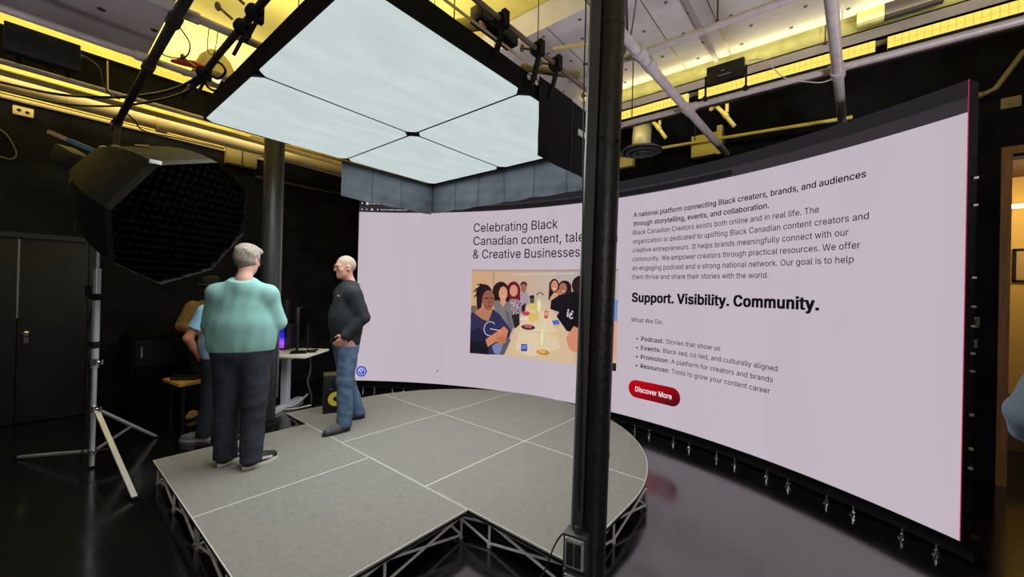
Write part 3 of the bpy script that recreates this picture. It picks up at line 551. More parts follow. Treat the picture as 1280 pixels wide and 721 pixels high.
# levelling feet, two to each half-metre cabinet
foot_me = None
for k in range(15):
    for ds in (0, .18):
        s = .12 + .47 * k + ds
        if foot_me is None:
            fo = MB().lathe([(.026, 0), (.026, .008), (.012, .014), (.007, .03), (.006, .06), (.004, .066)], 12).ab((-.018, -.005, .022), (.018, .005, .032)).build('levelling_foot', CHROME, wall)
            foot_me = fo.data
        else:
            fo = bpy.data.objects.new('levelling_foot', foot_me); col.objects.link(fo); fo.parent = wall
        fo.location = sp(s, 0.001, -.03); fo.rotation_euler = (0, 0, random.random() * 3)
# cabinet latches down the right end
cl = MB()
for z in (.62, .74, .95, 1.22, 1.33, 1.5, 1.62, 1.8, 2.25, 2.42): cl.box(sp(SW + .018, z, -.05), (.025, .02, .012))
tag(cl.build('cabinet_latch', STEEL, wall), 'small metal latches down the right end')

# ================================================================== STAGE
HS = .19
stage = thing('stage_platform', 'low gray stage platform with a rounded back edge', 'stage', (2.6, 2.9, 0))
CARP = mat('stage_carpet', (140, 136, 131), .95, spec=.1, noise=.08, nscale=40, bump=.25, bscale=160)
_b = CARP.node_tree
TRUSS = mat('riser_tube', (224, 222, 226), .45, .15)
DX, DY, DR = 2.66, 2.94, 1.86
def arc_x(y): return DX + math.sqrt(max(0, DR * DR - (y - DY) ** 2))
Y0, Y3 = DY - DR, DY + DR
def deck_outline(x0, x1, y0, y1):
    """Rectangle clipped by the round back edge, counter-clockwise."""
    lo_ = lambda x: y0 if x <= DX else max(y0, DY - math.sqrt(max(0, DR * DR - (x - DX) ** 2)))
    hi_ = lambda x: y1 if x <= DX else min(y1, DY + math.sqrt(max(0, DR * DR - (x - DX) ** 2)))
    xe = min(x1, arc_x(min(max(DY, y0), y1)))
    xs = [x0 + (xe - x0) * math.sin(PI / 2 * i / 48) for i in range(49)]
    P = [(x, lo_(x)) for x in xs] + [(x, hi_(x)) for x in reversed(xs)]
    res = []
    for q in P:
        if not res or math.hypot(q[0] - res[-1][0], q[1] - res[-1][1]) > .006: res.append(q)
    if math.hypot(res[0][0] - res[-1][0], res[0][1] - res[-1][1]) < .006: res.pop()
    return res
panels = [(.66, 1.8713, 1.865, 3.065), (.66, 1.8713, 3.065, 4.285),
          (1.8717, 3.075, Y0, 2.317), (1.8717, 3.075, 2.317, 3.545), (1.8717, 3.075, 3.545, Y3),
          (3.075, 4.6, Y0, 2.317), (3.075, 4.6, 2.317, 3.545), (3.075, 4.6, 3.545, Y3)]
SX, SY = stage.location.x, stage.location.y
def inset(P, e):
    cx = sum(x for x, y in P) / len(P); cy = sum(y for x, y in P) / len(P)
    out = []
    n = len(P)
    for i in range(n):
        (ax, ay), (bx, by), (cx2, cy2) = P[i - 1], P[i], P[(i + 1) % n]
        d1 = Vector((bx - ax, by - ay)).normalized(); d2 = Vector((cx2 - bx, cy2 - by)).normalized()
        n1 = Vector((-d1.y, d1.x)); n2 = Vector((-d2.y, d2.x)); m = (n1 + n2)
        m = m / max(.35, m.length_squared) * 2 if m.length > .01 else n1
        out.append((bx + m.x * e, by + m.y * e))
    return out
EDGE = mat('deck_edge', (216, 214, 206), .6, .1)
for (x0, x1, y0, y1) in panels:
    P = [(x - SX, y - SY) for x, y in deck_outline(x0, x1, y0, y1)]
    dk = MB().prism(inset(P, .005), HS - .018, HS).build('deck_panel', CARP, stage)
    A = inset(P, .0004); B = inset(P, .0052); n = len(P)
    e = MB()
    for i in range(n):
        j = (i + 1) % n
        e.poly([(*A[i], HS + .0008), (*A[j], HS + .0008), (*B[j], HS + .0008), (*B[i], HS + .0008)])
        e.poly([(*A[i], HS - .008), (*A[j], HS - .008), (*A[j], HS + .0008), (*A[i], HS + .0008)])
    e.build('deck_edging', EDGE, dk, 0)
    MB().prism(inset(P, .006), HS - .036, HS - .0185).build('deck_frame', MATTE, dk, 0)
# folding risers: posts, chords and crossed braces under every deck edge
def riser(segs):
    b = MB(); zt, zb = HS - .04, .012
    for (a, c) in segs:
        a = (a[0] - SX, a[1] - SY); c = (c[0] - SX, c[1] - SY)
        L = math.hypot(c[0] - a[0], c[1] - a[1]); n = max(1, round(L / .6))
        for i in range(n + 1):
            x, y = a[0] + (c[0] - a[0]) * i / n, a[1] + (c[1] - a[1]) * i / n
            b.cyl((x, y, .0), (x, y, HS - .03), .0085, 8)
            b.cyl((x, y, 0), (x, y, .02), .014, 8)
            if i < n:
                x2, y2 = a[0] + (c[0] - a[0]) * (i + 1) / n, a[1] + (c[1] - a[1]) * (i + 1) / n
                b.cyl((x, y, zt), (x2, y2, zb + .01), .008, 8); b.cyl((x, y, zb + .01), (x2, y2, zt), .008, 8)
        b.bar((a[0], a[1], HS - .043), (c[0], c[1], HS - .043), .018, .014)
    return b
I = .03
for (x0, x1, y0, y1), extra in zip(panels, range(8)):
    if extra < 5:
        ya, yb = max(y0, Y0) + I, min(y1, Y3) - I
        segs = [((x0 + I, ya), (x1 - I, ya)), ((x1 - I, ya), (x1 - I, yb)), ((x1 - I, yb), (x0 + I, yb)), ((x0 + I, yb), (x0 + I, ya))]
    else:
        pts = [q for q in deck_outline(x0, x1, y0, y1)][::14]
        cx, cy = sum(q[0] for q in pts) / len(pts), sum(q[1] for q in pts) / len(pts)
        pts = [(q[0] + (cx - q[0]) * .05, q[1] + (cy - q[1]) * .05) for q in pts]
        segs = list(zip(pts, pts[1:] + pts[:1]))
    riser(segs).build('riser_frame', TRUSS, stage)
# black skirting lining the dark inside of the stage
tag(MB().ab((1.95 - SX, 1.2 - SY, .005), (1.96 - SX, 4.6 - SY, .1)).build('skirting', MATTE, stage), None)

# ================================================================== OVERHEAD SOFT LIGHTS
DIFF = emat('lit_silk', (203, 216, 215), .95, .07, (.7, 2.4, 1), 2.6)
FRAMEB = mat('light_frame_black', (16, 15, 18), .85, spec=.25)
def soft_light(x0, x1, y0, y1, label, seed, h=.15):
    cx, cy = (x0 + x1) / 2, (y0 + y1) / 2
    t = thing('overhead_soft_light', label, 'studio light', (cx, cy, 3.0), group='soft lights of the overhead bank')
    w, l = (x1 - x0) / 2, (y1 - y0) / 2
    rs = random.Random(seed); ph = [rs.random() * 6 for _ in range(6)]
    def fn(u, v):
        a, b = u * 2 - 1, v * 2 - 1
        # rounded corners
        k = max(0, abs(a) + abs(b) - 1.90) * .5
        x, y = a * (w - .006) * (1 - k), b * (l - .006) * (1 - k)
        edge = max(0, (1 - abs(a)) * (1 - abs(b))) ** .4
        sag = -.010 * edge
        wr = .006 * math.sin(17 * y + ph[0] + 1.2 * math.sin(3 * x + ph[1])) + .004 * math.sin(29 * y + ph[2] + 2 * math.sin(2.3 * x + ph[3]))
        return (x, y, .006 + sag + wr * min(1, edge * 1.5))
    MB().grid(fn, 44, 44).build('diffuser', DIFF, t, 60)
    f = MB()
    wi, li = w - .0055, l - .0055
    for (a, b) in (((-wi, -li), (wi, -li)), ((wi, -li), (wi, li)), ((wi, li), (-wi, li)), ((-wi, li), (-wi, -li))):
        f.bar((*a, h / 2 + .004), (*b, h / 2 + .004), .01, h - .008)
    f.ab((-w, -l, h - .01), (w, l, h))
    f.build('housing', FRAMEB, t)
    for a in (-1, 1): MB().cyl((a * w * .5, a * l * .8, h - .005), (a * w * .5, a * l * .8, 1.45), .004, 8).build('suspension_wire', STEELDK, t)
    la = bpy.data.lights.new('soft_light_lamp', 'AREA'); la.shape = 'RECTANGLE'; la.size = (x1 - x0) * .94; la.size_y = (y1 - y0) * .94
    la.energy = LAMP; la.color = (.93, 1., .985)
    lo = bpy.data.objects.new('soft_light_lamp', la); col.objects.link(lo); lo.parent = t; lo.location = (0, 0, -.03)
    return t
LAMP = 24
soft_light(.885, 2.112, 1.665, 2.918, 'large white overhead soft light cut off by the top of the photo', 1)
soft_light(.885, 2.112, 2.924, 4.105, 'white overhead soft light at the left corner, in front of the far column', 2)
soft_light(2.118, 3.30, 2.912, 4.10, 'white overhead soft light at the far corner, above the gray hanging skirt', 3)
soft_light(2.118, 3.30, 1.665, 2.904, 'white overhead soft light beside the black flag and near column', 4)

SKIRT = mat('gray_skirt', (50, 54, 60), .85, spec=.2, noise=.12, nscale=5, bump=.35, bscale=9)
SEAM = mat('skirt_seam', (36, 39, 46), .9)
def skirt(name, label, a, b, zt, zb, seams, marks, m, inward, amp=.006, curl=0.):
    """Cloth skirt hanging between a and b."""
    a, b = Vector(a), Vector(b); d = b - a; L = d.length; d.normalize(); nrm = Vector(inward)
    t = thing(name, label, 'light skirt', (a.x, a.y, zb))
    o = t.location
    def fn(u, v):
        x = u * L
        wob = amp * (math.sin(9 * x + 5 * v) + .7 * math.sin(21 * x - 7 * v) + .5 * math.sin(5 * x + 18 * v))
        q = a + d * x + nrm * (wob * (1 - .8 * abs(v)) )
        sag = -.012 * math.sin(PI * ((u * len(seams + [0])) % 1))
        return Vector((q.x, q.y, zb + (zt - zb) * v + sag * (1 - v))) - o
    s_ = MB().grid(fn, 90, 14).build('skirt_cloth', m, t, 60)
    for s in seams:
        e = MB()
        pts = [fn(s / L, k / 14) + nrm * .005 for k in range(15)]
        for p0, p1 in zip(pts, pts[1:]): e.bar(p0, p1, .012, .003, up=nrm)
        e.build('seam', SEAM, t)
    for s, z in marks:
        e = MB(); c = a + d * s + nrm * .022 - o
        e.bar(c + Vector((0, 0, z - zb + .03)), c + d * .012 + Vector((0, 0, z - zb - .02)), .008, .002, up=nrm)
        e.bar(c + Vector((0, 0, z - zb + .03)), c + d * .035 + Vector((0, 0, z - zb + .02)), .008, .002, up=nrm)
        e.bar(c + d * .035 + Vector((0, 0, z - zb + .02)), c + d * .035 + Vector((0, 0, z - zb - .03)), .008, .002, up=nrm)
        e.build('skirt_mark', WIREW, t)
    return t
skirt('light_skirt', 'gray cloth skirt hanging below the light bank at the left of its corner', (2.09, 4.12, 0), (3.32, 4.12, 0), 3.0, 2.62, [.37, .76], [(.12, 2.8)], SKIRT, (0, -1, 0))
skirt('light_skirt', 'gray cloth skirt hanging below the light bank, right of its corner to the column', (3.32, 4.10, 0), (3.32, 1.66, 0), 3.0, 2.63, [.43, .82, 1.22, 1.63, 2.03], [(.15, 2.78), (1.45, 2.86)], SKIRT, (-1, 0, 0))
FLAGM = mat('black_flag', (22, 21, 26), .9, spec=.2, bump=.2, bscale=8)
fl = skirt('light_flag', 'black cloth flag hanging at the light corner beside the near column', (2.235, 1.635, 0), (3.32, 1.635, 0), 3.16, 2.60, [.44], [], FLAGM, (0, -1, 0), .004)
# ================================================================== PIPES, COLUMNS AND CEILING PLANT
def pipe(name, label, path, r, m, cat='pipe', group=None, seg=14, couplers=(), cm=None, hang=()):
    P = [Vector(q) for q in path]
    t = thing(name, label, cat, P[0], group=group); o = P[0]
    MB().tube([q - o for q in P], r, seg).build('pipe_run', m, t)
    d = (P[-1] - P[0]).normalized()
    for s in couplers:
        c = d * s
        MB().cyl(c - d * .05, c + d * .05, r * 1.35, seg).build('coupler', cm or m, t)
    for s in hang: MB().cyl(d * s, (d * s).x * Vector((1, 0, 0)) + (d * s).y * Vector((0, 1, 0)) + Vector((0, 0, 4.45 - o.z)), .005, 8).build('hanger_rod', STEELDK, t)
    return t
Z3 = 3.375
pipe('ceiling_pipe', 'gray ceiling pipe along the lower edge of the left gray duct', [(-1.2, 4.165, Z3), (.84, 4.165, Z3)], .026, STEEL, couplers=(1.72,))
pipe('ceiling_pipe', 'gray ceiling pipe crossing the yellow ceiling toward the light bank clamp', [(-.4, 3.275, Z3), (2.6, 3.275, Z3 + .02)], .028, STEEL, couplers=(.94, 1.02))
pipe('ceiling_pipe', 'long dark ceiling pipe crossing over both gray pipes at the upper left', [(.55, 1.6, 3.32), (.55, 6.2, 3.32)], .03, STEELDK, couplers=(1.7, 2.57, 4.3))
pipe('ceiling_pipe', 'dark thin pipe running along the left edge of the light bank', [(.84, 1.4, 3.32), (.84, 4.6, 3.32)], .022, STEELDK)
pipe('ceiling_pipe', 'thin lavender pipe below the hanging black fixture at left', [(-1.2, 5.26, 3.40), (2.0, 5.26, 3.40)], .022, STEEL)
pipe('ceiling_pipe', 'thin cream pipe just beneath the lavender pipe at left', [(-1.2, 5.72, 3.46), (3.2, 5.72, 3.46)], .03, CREAM)
pipe('insulated_pipe', 'fat cream insulated pipe running high along the left wall', [(-1.2, 6.55, 3.62), (3.6, 6.55, 3.62)], .085, CREAM, couplers=(2.2, 3.4), hang=(.6, 4.2))
pipe('conduit', 'slim white conduit along the top of the black left wall', [(-1.2, 7.09, 3.635), (2.35, 7.09, 3.635)], .024, CREAM)
pipe('ceiling_pipe', 'gray pipe from the top of the photo to the far right, second above the screen', [(2.81, 1.75, 3.41), (2.81, -1.2, 3.41)], .024, STEEL, couplers=(.6,))
pipe('ceiling_pipe', 'long gray pipe directly above the curved screen', [(3.90, 2.8, 3.41), (3.88, -1.5, 3.41)], .026, STEEL, couplers=(.98, 1.72, 2.77))
pipe('ceiling_pipe', 'thick lavender pipe slanting across both long pipes right of the near column', [(1.9, 1.13, 3.36), (2.8, 1.12, 3.36), (5.3, 1.055, 3.36)], .036, STEEL, couplers=(.82, 1.0, 1.93))
pipe('ceiling_pipe', 'upright looking lavender pipe near the right end above the screen', [(2.3, .07, 3.36), (5.4, -.03, 3.36)], .034, STEEL, couplers=(1.56,))
pipe('sprinkler_pipe', 'thin yellow pipe running behind the top edge of the screen', [(5.45, 2.9, 3.70), (5.45, -.1, 3.56)], .02, YELLOWP)
pipe('ceiling_pipe', 'brown steel pipe behind the near side of the light bank', [(1.0, 1.60, 3.28), (3.3, 1.58, 3.28)], .017, mat('brown_pipe', (128, 112, 100), .4, .5), couplers=())
pipe('ceiling_pipe', 'short olive pipe stub behind the light bank, left of the near column', [(2.55, 2.05, 3.5), (2.75, 1.62, 3.38)], .03, mat('olive_pipe', (128, 120, 84), .5, .2))
pipe('insulated_pipe', 'short yellow pipe seen above the light bank at the top of the photo', [(1.95, 2.6, 3.7), (2.15, 1.9, 3.62)], .05, YELLOWP, hang=(.3,))
pipe('conduit', 'gray pipe behind the far column under the tan beam', [(2.2, 7.09, 3.33), (4.2, 7.09, 3.33)], .03, STEELDK)
pipe('conduit', 'pale thin conduit right of the far column just under the tan beam', [(2.3, 7.105, 3.71), (4.2, 7.105, 3.66)], .016, STEEL)

# near column with trunking
c1 = thing('steel_column', 'thick black column in the foreground right of centre', 'column', (1.676, .872, 0))
COLM = mat('column_black', (35, 34, 34), .45, noise=.25, nscale=6, bump=.25, bscale=25)
MB().cyl((.016, -.02, 0), (.016, -.02, 4.45), .057, 36).build('column_shaft', COLM, c1)
TRK = mat('trunking_black', (52, 54, 56), .6, noise=.2, nscale=8)
tr = MB()
q0 = Vector((-.038, .042, 0))
tr.bar(q0, q0 + Vector((0, 0, 4.45)), .044, .046, up=right)
tag(tr.build('cable_trunking', TRK, c1), 'square trunking up the left side')
for z in (.9, 1.9, 2.9): MB().lathe([(.059, -.012), (.059, .012)], 32, (.016, -.02, z)).build('strap', COLM, c1)
MB().ball((0, -.075, 2.35), .014).ball((-.05, -.02, 2.36), .01).build('bolt', PLASTIC, c1)
pipe('cable', 'black cable running down the front of the near column from the ceiling', catmull([(1.95, 1.25, 3.9), (1.69, .98, 3.25), (1.60, .915, 2.6), (1.588, .90, 2.1), (1.60, .885, 1.3), (1.60, .885, .66)], 6), .0035, WIRE, 'cable', seg=6)

def junction_box(loc, label, h):
    t = thing('junction_box', label, 'junction box', loc, R(-79), group='junction boxes on the near column')
    bx = mat('box_gray', (74, 74, 76), .5, .3, noise=.15, nscale=30)
    MB().ab((-.055, -.03, 0), (.055, .045, h), .006).build('box_body', bx, t)
    pl = MB().ab((-.044, -.036, .012), (.044, -.03, h - .012), .003).build('cover_plate', mat('cover_steel', (196, 196, 198), .5, .2, noise=.1), t)
    MB().ab((-.034, -.046, .024), (-.002, -.036, h - .026), .003).ab((.004, -.046, .024), (.034, -.036, h - .026), .003).build('flap', mat('flap_dark', (60, 60, 63), .4, .4), t)
    for x in (-.038, .038):
        MB().lathe([(.005, 0), (.004, .004)], 10, (x, -.036, h - .018), Matrix.Rotation(PI / 2, 3, 'X')).build('screw', CHROME, t)
    MB().cyl((0, 0, h), (0, 0, h + .03), .014, 14).build('conduit_stub', bx, t)
    return t
junction_box((1.600, .895, .40), 'gray electrical box on the near column, upper of the two', .155)
junction_box((1.600, .895, .235), 'gray electrical box on the near column cut by the bottom edge', .155)
pipe('cable', 'black cord looping from the upper electrical box to the stage edge', catmull([(1.60, .90, .55), (1.575, .95, .54), (1.56, .99, .47), (1.57, 1.06, .30), (1.62, 1.2, .14)], 8), .004, WIRE, 'cable', seg=6)

c2 = thing('steel_column', 'gray-black round column in the background behind the man in teal', 'column', (1.80, 5.20, 0))
MB().cyl((0, 0, 0), (0, 0, 4.45), .095, 32).build('column_shaft', mat('far_column', (52, 52, 53), .4, noise=.15, nscale=5), c2)
MB().lathe([(.16, 0), (.16, .02), (.1, .025), (.1, .06)], 24).build('base_plate', BLACK, c2)
tag(MB().bar((.085, -.05, .3), (.085, -.05, 3.6), .03, .03, up=right).build('cable_trunking', mat('pale_trunking', (84, 84, 86), .4), c2), 'paler conduit strip on its right edge')

c1.matrix_world = Matrix.Translation(Vector((1.676, .872, 0)) + right * -.012) @ Matrix.Rotation(R(.72), 4, fwd0)
t = thing('pole_end', 'dark upright pole with a pale round flange above the softbox', 'pole', (.55, 5.9, 3.05))
MB().cyl((0, 0, 0), (0, 0, .27), .024, 16).build('pole_tube', STEELDK, t)
MB().lathe([(.05, 0), (.052, .008), (.05, .016), (.03, .02)], 24).build('flange', CREAM, t)
# big ducts
t = thing('air_duct', 'large dark gray insulated duct at the top left corner', 'duct', (-.6, 3.4, 3.7))
MB().ab((-1.6, -2.2, 0), (1.235, 1.5, .5), .01).build('duct_body', DUCTG, t)
for x in (-1., .9): MB().ab((x, .2, .5), (x + .03, .23, .75)).build('hanger_strap', STEELDK, t)
pn = MB()
for i in range(9):
    for j in range(8):
        pn.lathe([(.022, -.004), (.026, 0)], 10, (-1.3 + i * .3 + (j % 2) * .1, -2. + j * .42, -.001))
tag(pn.build('insulation_pin', mat('pin_dark', (50, 46, 50), .6), t), 'small dark fixing pins', kind='stuff')
t = thing('air_duct', 'wide silver foil-faced duct above the right pipes and light strips', 'duct', (3.88, 1.0, 4.19))
MB().ab((-.78, -3.0, 0), (.77, 2.7, .25), .01).build('duct_body', FOIL, t)
pn = MB()
for i in range(6):
    for j in range(14): pn.lathe([(.012, -.006), (.017, 0)], 12, (-.68 + i * .26, -2.8 + j * .41 + (i % 2) * .12, -.002))
tag(pn.build('insulation_pin', FOILPIN, t), 'round fixing washers', kind='stuff')
for y in (-2.2, -1.0, -.1, .35, 1.2, 2.0): MB().ab((-.78, y - .004, -.006), (.77, y + .004, 0)).build('foil_seam', mat('foil_tape', (206, 202, 190), .3, .8), t)
for y in (.04, -1.48): MB().ab((-.6, y - .02, -.03), (.77, y + .02, -.006)).build('hanger_strut', STEEL, t)
t = thing('insulated_bulkhead', 'strip of yellow-green insulation between the foil duct and gray beam', 'insulation', (4.72, 1.0, 4.04))
MB().ab((0, -3, 0), (.08, 2.7, .42)).build('insulation_face', INSUL, t)
t = thing('steel_beam', 'gray painted steel beam over the yellow light strips at right', 'beam', (4.7, 1.0, 3.94))
MB().ab((-.02, -3, 0), (.02, 2.7, .11)).ab((-.02, -3, 0), (.12, 2.7, .012)).ab((-.02, -3, .098), (.12, 2.7, .11)).build('beam_web', GRAYP, t)
t = thing('steel_beam', 'black overhead beam between the yellow ceiling bands at upper left', 'beam', (0, 5.5, 3.50))
MB().ab((-1.6, 0, 0), (1.6, .12, .28)).ab((-1.6, -.02, .27), (1.6, .14, .29)).build('beam_web', MATTE, t)
t = thing('steel_beam', 'tan beam seen between the far column and the light bank', 'beam', (3.2, 6.95, 3.76))
MB().ab((-1.1, 0, 0), (1.5, .15, .16)).build('beam_web', mat('tan_beam', (150, 128, 92), .7, noise=.1), t)
t = thing('ceiling_box', 'pale yellow box on the wall top left of the far column', 'box', (2.0, 7.0, 3.44))
MB().ab((-.2, 0, 0), (.2, .12, .26), .008).build('box_body', mat('dull_yellow', (150, 138, 88), .7), t)
MB().bar((.0, -.004, 0), (.0, -.004, .26), .012, .01).build('box_strap', MATTE, t)
STRIP = emat('strip_yellow', (255, 224, 104), 1.15)
SLAT = emat('strip_slat', (248, 202, 72), 1.0)
for y0, y1, lb in ((1.34, 2.75, 'yellow louvred light strip nearest the near column'), (-.23, 1.23, 'middle yellow louvred light strip behind the small black lamp'), (-1.75, -.31, 'rightmost yellow louvred light strip cut by the frame edge')):
    t = thing('light_strip', lb, 'strip light', (4.70, (y0 + y1) / 2, 3.84)); h = (y1 - y0) / 2
    MB().ab((.0, -h, 0), (.03, h, .1)).build('lens', STRIP, t)
    sl = MB(); n = int((y1 - y0) / .045)
    for k in range(n): sl.ab((-.006, -h + k * .045, .004), (.001, -h + k * .045 + .005, .096))
    sl.ab((-.006, -h, .046), (.001, h, .049))
    sl.build('louvre', SLAT, t)
    MB().ab((-.004, -h, -.02), (.06, h, -.001)).build('lamp_tray', MATTE, t)
t = thing('steel_beam', 'dark brown steel channel right under the yellow light strips', 'beam', (4.72, 1.0, 3.74))
MB().ab((0, -3, 0), (.05, 2.7, .075)).build('beam_web', mat('brown_channel', (46, 34, 30), .5), t)
t = thing('vertical_duct', 'pale yellow upright wrap at the right end of the foil duct', 'duct', (4.62, -.2, 4.06))
MB().ab((-.02, -.08, 0), (.05, .1, .38), .01).build('duct_body', INSUL, t)
t = thing('ceiling_box', 'dark gray panel above the beam at the upper right', 'box', (4.6, -.46, 4.06))
MB().ab((0, -.17, 0), (.05, .18, .14), .006).build('box_body', mat('panel_dark', (62, 56, 60), .6), t)
# vent: flexible duct with a round diffuser
t = thing('ceiling_vent', 'round gray air diffuser on a short silver duct beside the near column', 'vent', (5.1, 2.03, 3.53))
MB().tube(catmull([(.08, .02, .62), (.06, .01, .4), (.0, 0, .2), (0, 0, .03)], 8), [.118 + .004 * (k % 2) for k in range(25)], 24).build('flexible_duct', mat('flex_silver', (200, 192, 150), .4, .2), t)
b = MB()
for r0, z in ((.27, 0), (.20, -.02), (.125, -.038)): b.lathe([(r0 - .05, z + .035), (r0, z), (r0 - .004, z - .005), (r0 - .056, z + .025)], 32)
b.lathe([(.03, -.02), (.045, -.04), (.01, -.045)], 20)
b.build('diffuser_cone', mat('vent_gray', (104, 104, 108), .5, .1), t)
t = thing('electrical_panel', 'square yellow painted box above the middle of the screen', 'box', (5.5, 1.33, 3.45))
MB().ab((-.02, -.19, 0), (.1, .18, .28), .006).build('box_body', YELLOWP, t)
MB().ab((-.05, -.19, -.02), (.05, -.13, .34)).build('box_channel', YELLOWP, t)
t = thing('ceiling_box', 'yellow painted wall bracket beside the air diffuser', 'box', (5.5, 2.52, 3.50))
MB().ab((0, -.2, 0), (.1, .26, .24), .006).build('box_body', YELLOWP, t)
for y, z, lb in ((1.02, 3.62, 'forked yellow pipe stub right of the small black lamp'), (1.78, 3.66, 'forked yellow pipe stub near the air diffuser')):
    t = thing('pipe_stub', lb, 'pipe', (5.0, y, z))
    MB().tube([(-.24, .09, .1), (-.1, .09, .2), (0, .09, .22), (.0, 0, .1), (.0, -.1, -.06)], .022, 12).cyl((0, -.02, .12), (0, -.02, .22), .018, 12).build('pipe_run', YELLOWP, t)
    MB().cyl((0, .01, .12), (0, -.02, .07), .03, 12).build('coupler', YELLOWP, t)
# small black lamp on pipe
t = thing('wash_lamp', 'small black rectangular lamp clamped on the long pipe above the screen', 'studio light', (3.86, .79, 3.53))
MB().ab((-.03, -.15, .01), (.03, .15, .17), .008).build('lamp_housing', PLASTIC, t)
MB().ab((-.036, -.05, .06), (-.03, .05, .066)).ab((-.036, .0, .1), (-.03, .03, .106)).build('front_label', mat('label_gray', (120, 120, 122), .5), t)
for y in (-.16, .16): MB().bar((0, y, .1), (0, y, -.09), .012, .03).cyl((.04, y, -.1), (-.03, y, -.1), .02, 10).build('bracket', MATTE, t)
pipe('cable', 'thin cord hanging between the black lamp and the lavender pipe', catmull([(3.85, .62, 3.66), (3.84, .5, 3.62), (3.86, .36, 3.44), (3.88, .2, 3.36), (3.88, .08, 3.33), (3.86, -.06, 3.39), (3.88, -.1, 3.41)], 8), .004, WIREW, 'cable', seg=6)
pipe('cable', 'bundle of black cables draped over the pipe beside the near column', catmull([(2.35, 1.05, 3.95), (2.45, 1.1, 3.6), (2.6, 1.16, 3.43), (2.75, 1.3, 3.40), (2.6, 1.5, 3.36)], 8), .008, WIRE, 'cable', seg=6)
pipe('cable', 'second black cable hanging beside the draped cable bundle', catmull([(2.42, .98, 3.95), (2.5, 1.05, 3.62), (2.62, 1.14, 3.44), (2.7, 1.22, 3.38)], 8), .005, WIRE, 'cable', seg=6)
# hanger rods
for x, y, z0, z1, lb in ((3.9, 1.66, 3.42, 4.19, 'thin rod hanging the long pipe left of the lamp'), (2.81, .63, 3.42, 4.19, 'flat strap hanging the upper pipe from the foil duct'), (5.46, 1.46, 3.63, 4.3, 'thin wire hanging the yellow pipe in front of the yellow box'), (4.66, .12, 4.02, 4.2, 'small dark strap on the insulation left of the upright lavender pipe')):
    t = thing('hanger_rod', lb, 'hanger', (x, y, z0)); MB().cyl((0, 0, 0), (0, 0, z1 - z0), .006, 8).cyl((0, 0, 0), (0, 0, .02), .014, 10).build('rod', STEELDK, t)
# clamps on the bank's rigging
def clamp(loc, rz, label, drop=.2):
    t = thing('pipe_clamp', label, 'clamp', loc, rz, group='black clamps holding the light bank')
    MB().lathe([(.038, -.022), (.046, -.02), (.046, .02), (.038, .022)], 16, (0, 0, 0), Matrix.Rotation(PI / 2, 3, 'Y')).ab((-.022, -.05, -.05), (.022, -.02, .05)).build('clamp_jaw', MATTE, t)
    MB().bar((0, -.02, -.03), (0, .04, -drop), .03, .02).build('clamp_arm', MATTE, t)
    MB().cyl((0, .05, .02), (.0, .13, .06), .009, 10).ball((0, .13, .06), .018, 2, (1, 1, 1.6)).build('wing_bolt', mat('tan_bolt', (140, 122, 92), .4, .5), t)
    return t
clamp((.84, 3.02, 3.32), R(90), 'black clamp on the left edge pipe where the gray pipe meets it')
clamp((.84, 2.80, 3.32), R(90), 'black clamp on the left edge pipe, next nearer one with tan wing bolts')
clamp((.84, 3.92, 3.32), R(90), 'black clamp on the left edge pipe wrapped with cables')
clamp((1.78, 1.60, 3.28), 0, 'black clamp on the brown pipe at the top of the photo')
clamp((2.14, 1.59, 3.28), 0, 'black clamp on the brown pipe, left of the pair at the bank corner', .24)
clamp((2.36, 1.59, 3.28), 0, 'black clamp on the brown pipe, right of the pair at the bank corner', .24)
clamp((2.98, 1.58, 3.28), 0, 'black clamp on the brown pipe beside the near column')
for x in (2.17, 2.40):
    t = thing('strap_loop', 'white strap end on the bank edge below the %s clamp of the pair' % ('left' if x < 2.3 else 'right'), 'strap', (x, 1.65, 3.10)); MB().ab((-.06, -.012, -.012), (.06, .0, .02), .008).build('strap_end', WIREW, t)
t = thing('safety_tag', 'round red tag on the bank edge at the top of the photo', 'tag', (1.66, 1.63, 3.20))
MB().lathe([(.02, -.004), (.024, 0), (.02, .004)], 18, (0, 0, 0), Matrix.Rotation(R(70), 3, 'X')).build('tag_disc', RED, t)
MB().lathe([(.027, -.003), (.029, 0), (.027, .003)], 18, (-.008, 0, 0), Matrix.Rotation(R(70), 3, 'X')).build('tag_ring', WIREW, t)
t = thing('ballast_box', 'ribbed black power supply hung behind the light bank edge', 'power supply', (1.86, 1.74, 3.30))
MB().ab((-.16, -.05, 0), (.2, .05, .1), .008).build('supply_body', mat('supply_black', (38, 40, 44), .35, .4), t)
fn_ = MB()
for k in range(16): fn_.ab((-.15 + k * .022, -.058, .01), (-.142 + k * .022, -.05, .09))
fn_.build('cooling_fin', mat('fin_gray', (84, 88, 94), .35, .6), t)
t = thing('batten', 'short yellow wooden batten wedged above the pair of clamps', 'batten', (2.28, 1.56, 3.34))
MB().bar((0, 0, 0), (.16, -.2, .04), .022, .02).build('batten_bar', CREAM, t)
t = thing('tape_tab', 'white tape tab on the black flag beside the near column', 'tape', (2.80, 1.62, 2.93))
MB().ab((-.05, -.01, -.025), (.06, 0, .022)).build('tape', WIREW, t)
t = thing('edge_trim', 'pale strip along the top of the black flag beside the near column', 'trim', (2.7, 1.615, 3.13))
MB().bar((-.05, 0, .02), (.3, -.0, .015), .012, .025).build('strip', mat('pale_strip', (190, 188, 180), .5), t)
t = thing('bank_rail', 'thin tan rail along the near top edge of the light bank', 'rail', (1.1, 1.635, 3.185))
MB().cyl((0, 0, 0), (1.1, 0, 0), .008, 10).build('rail', CREAM, t)
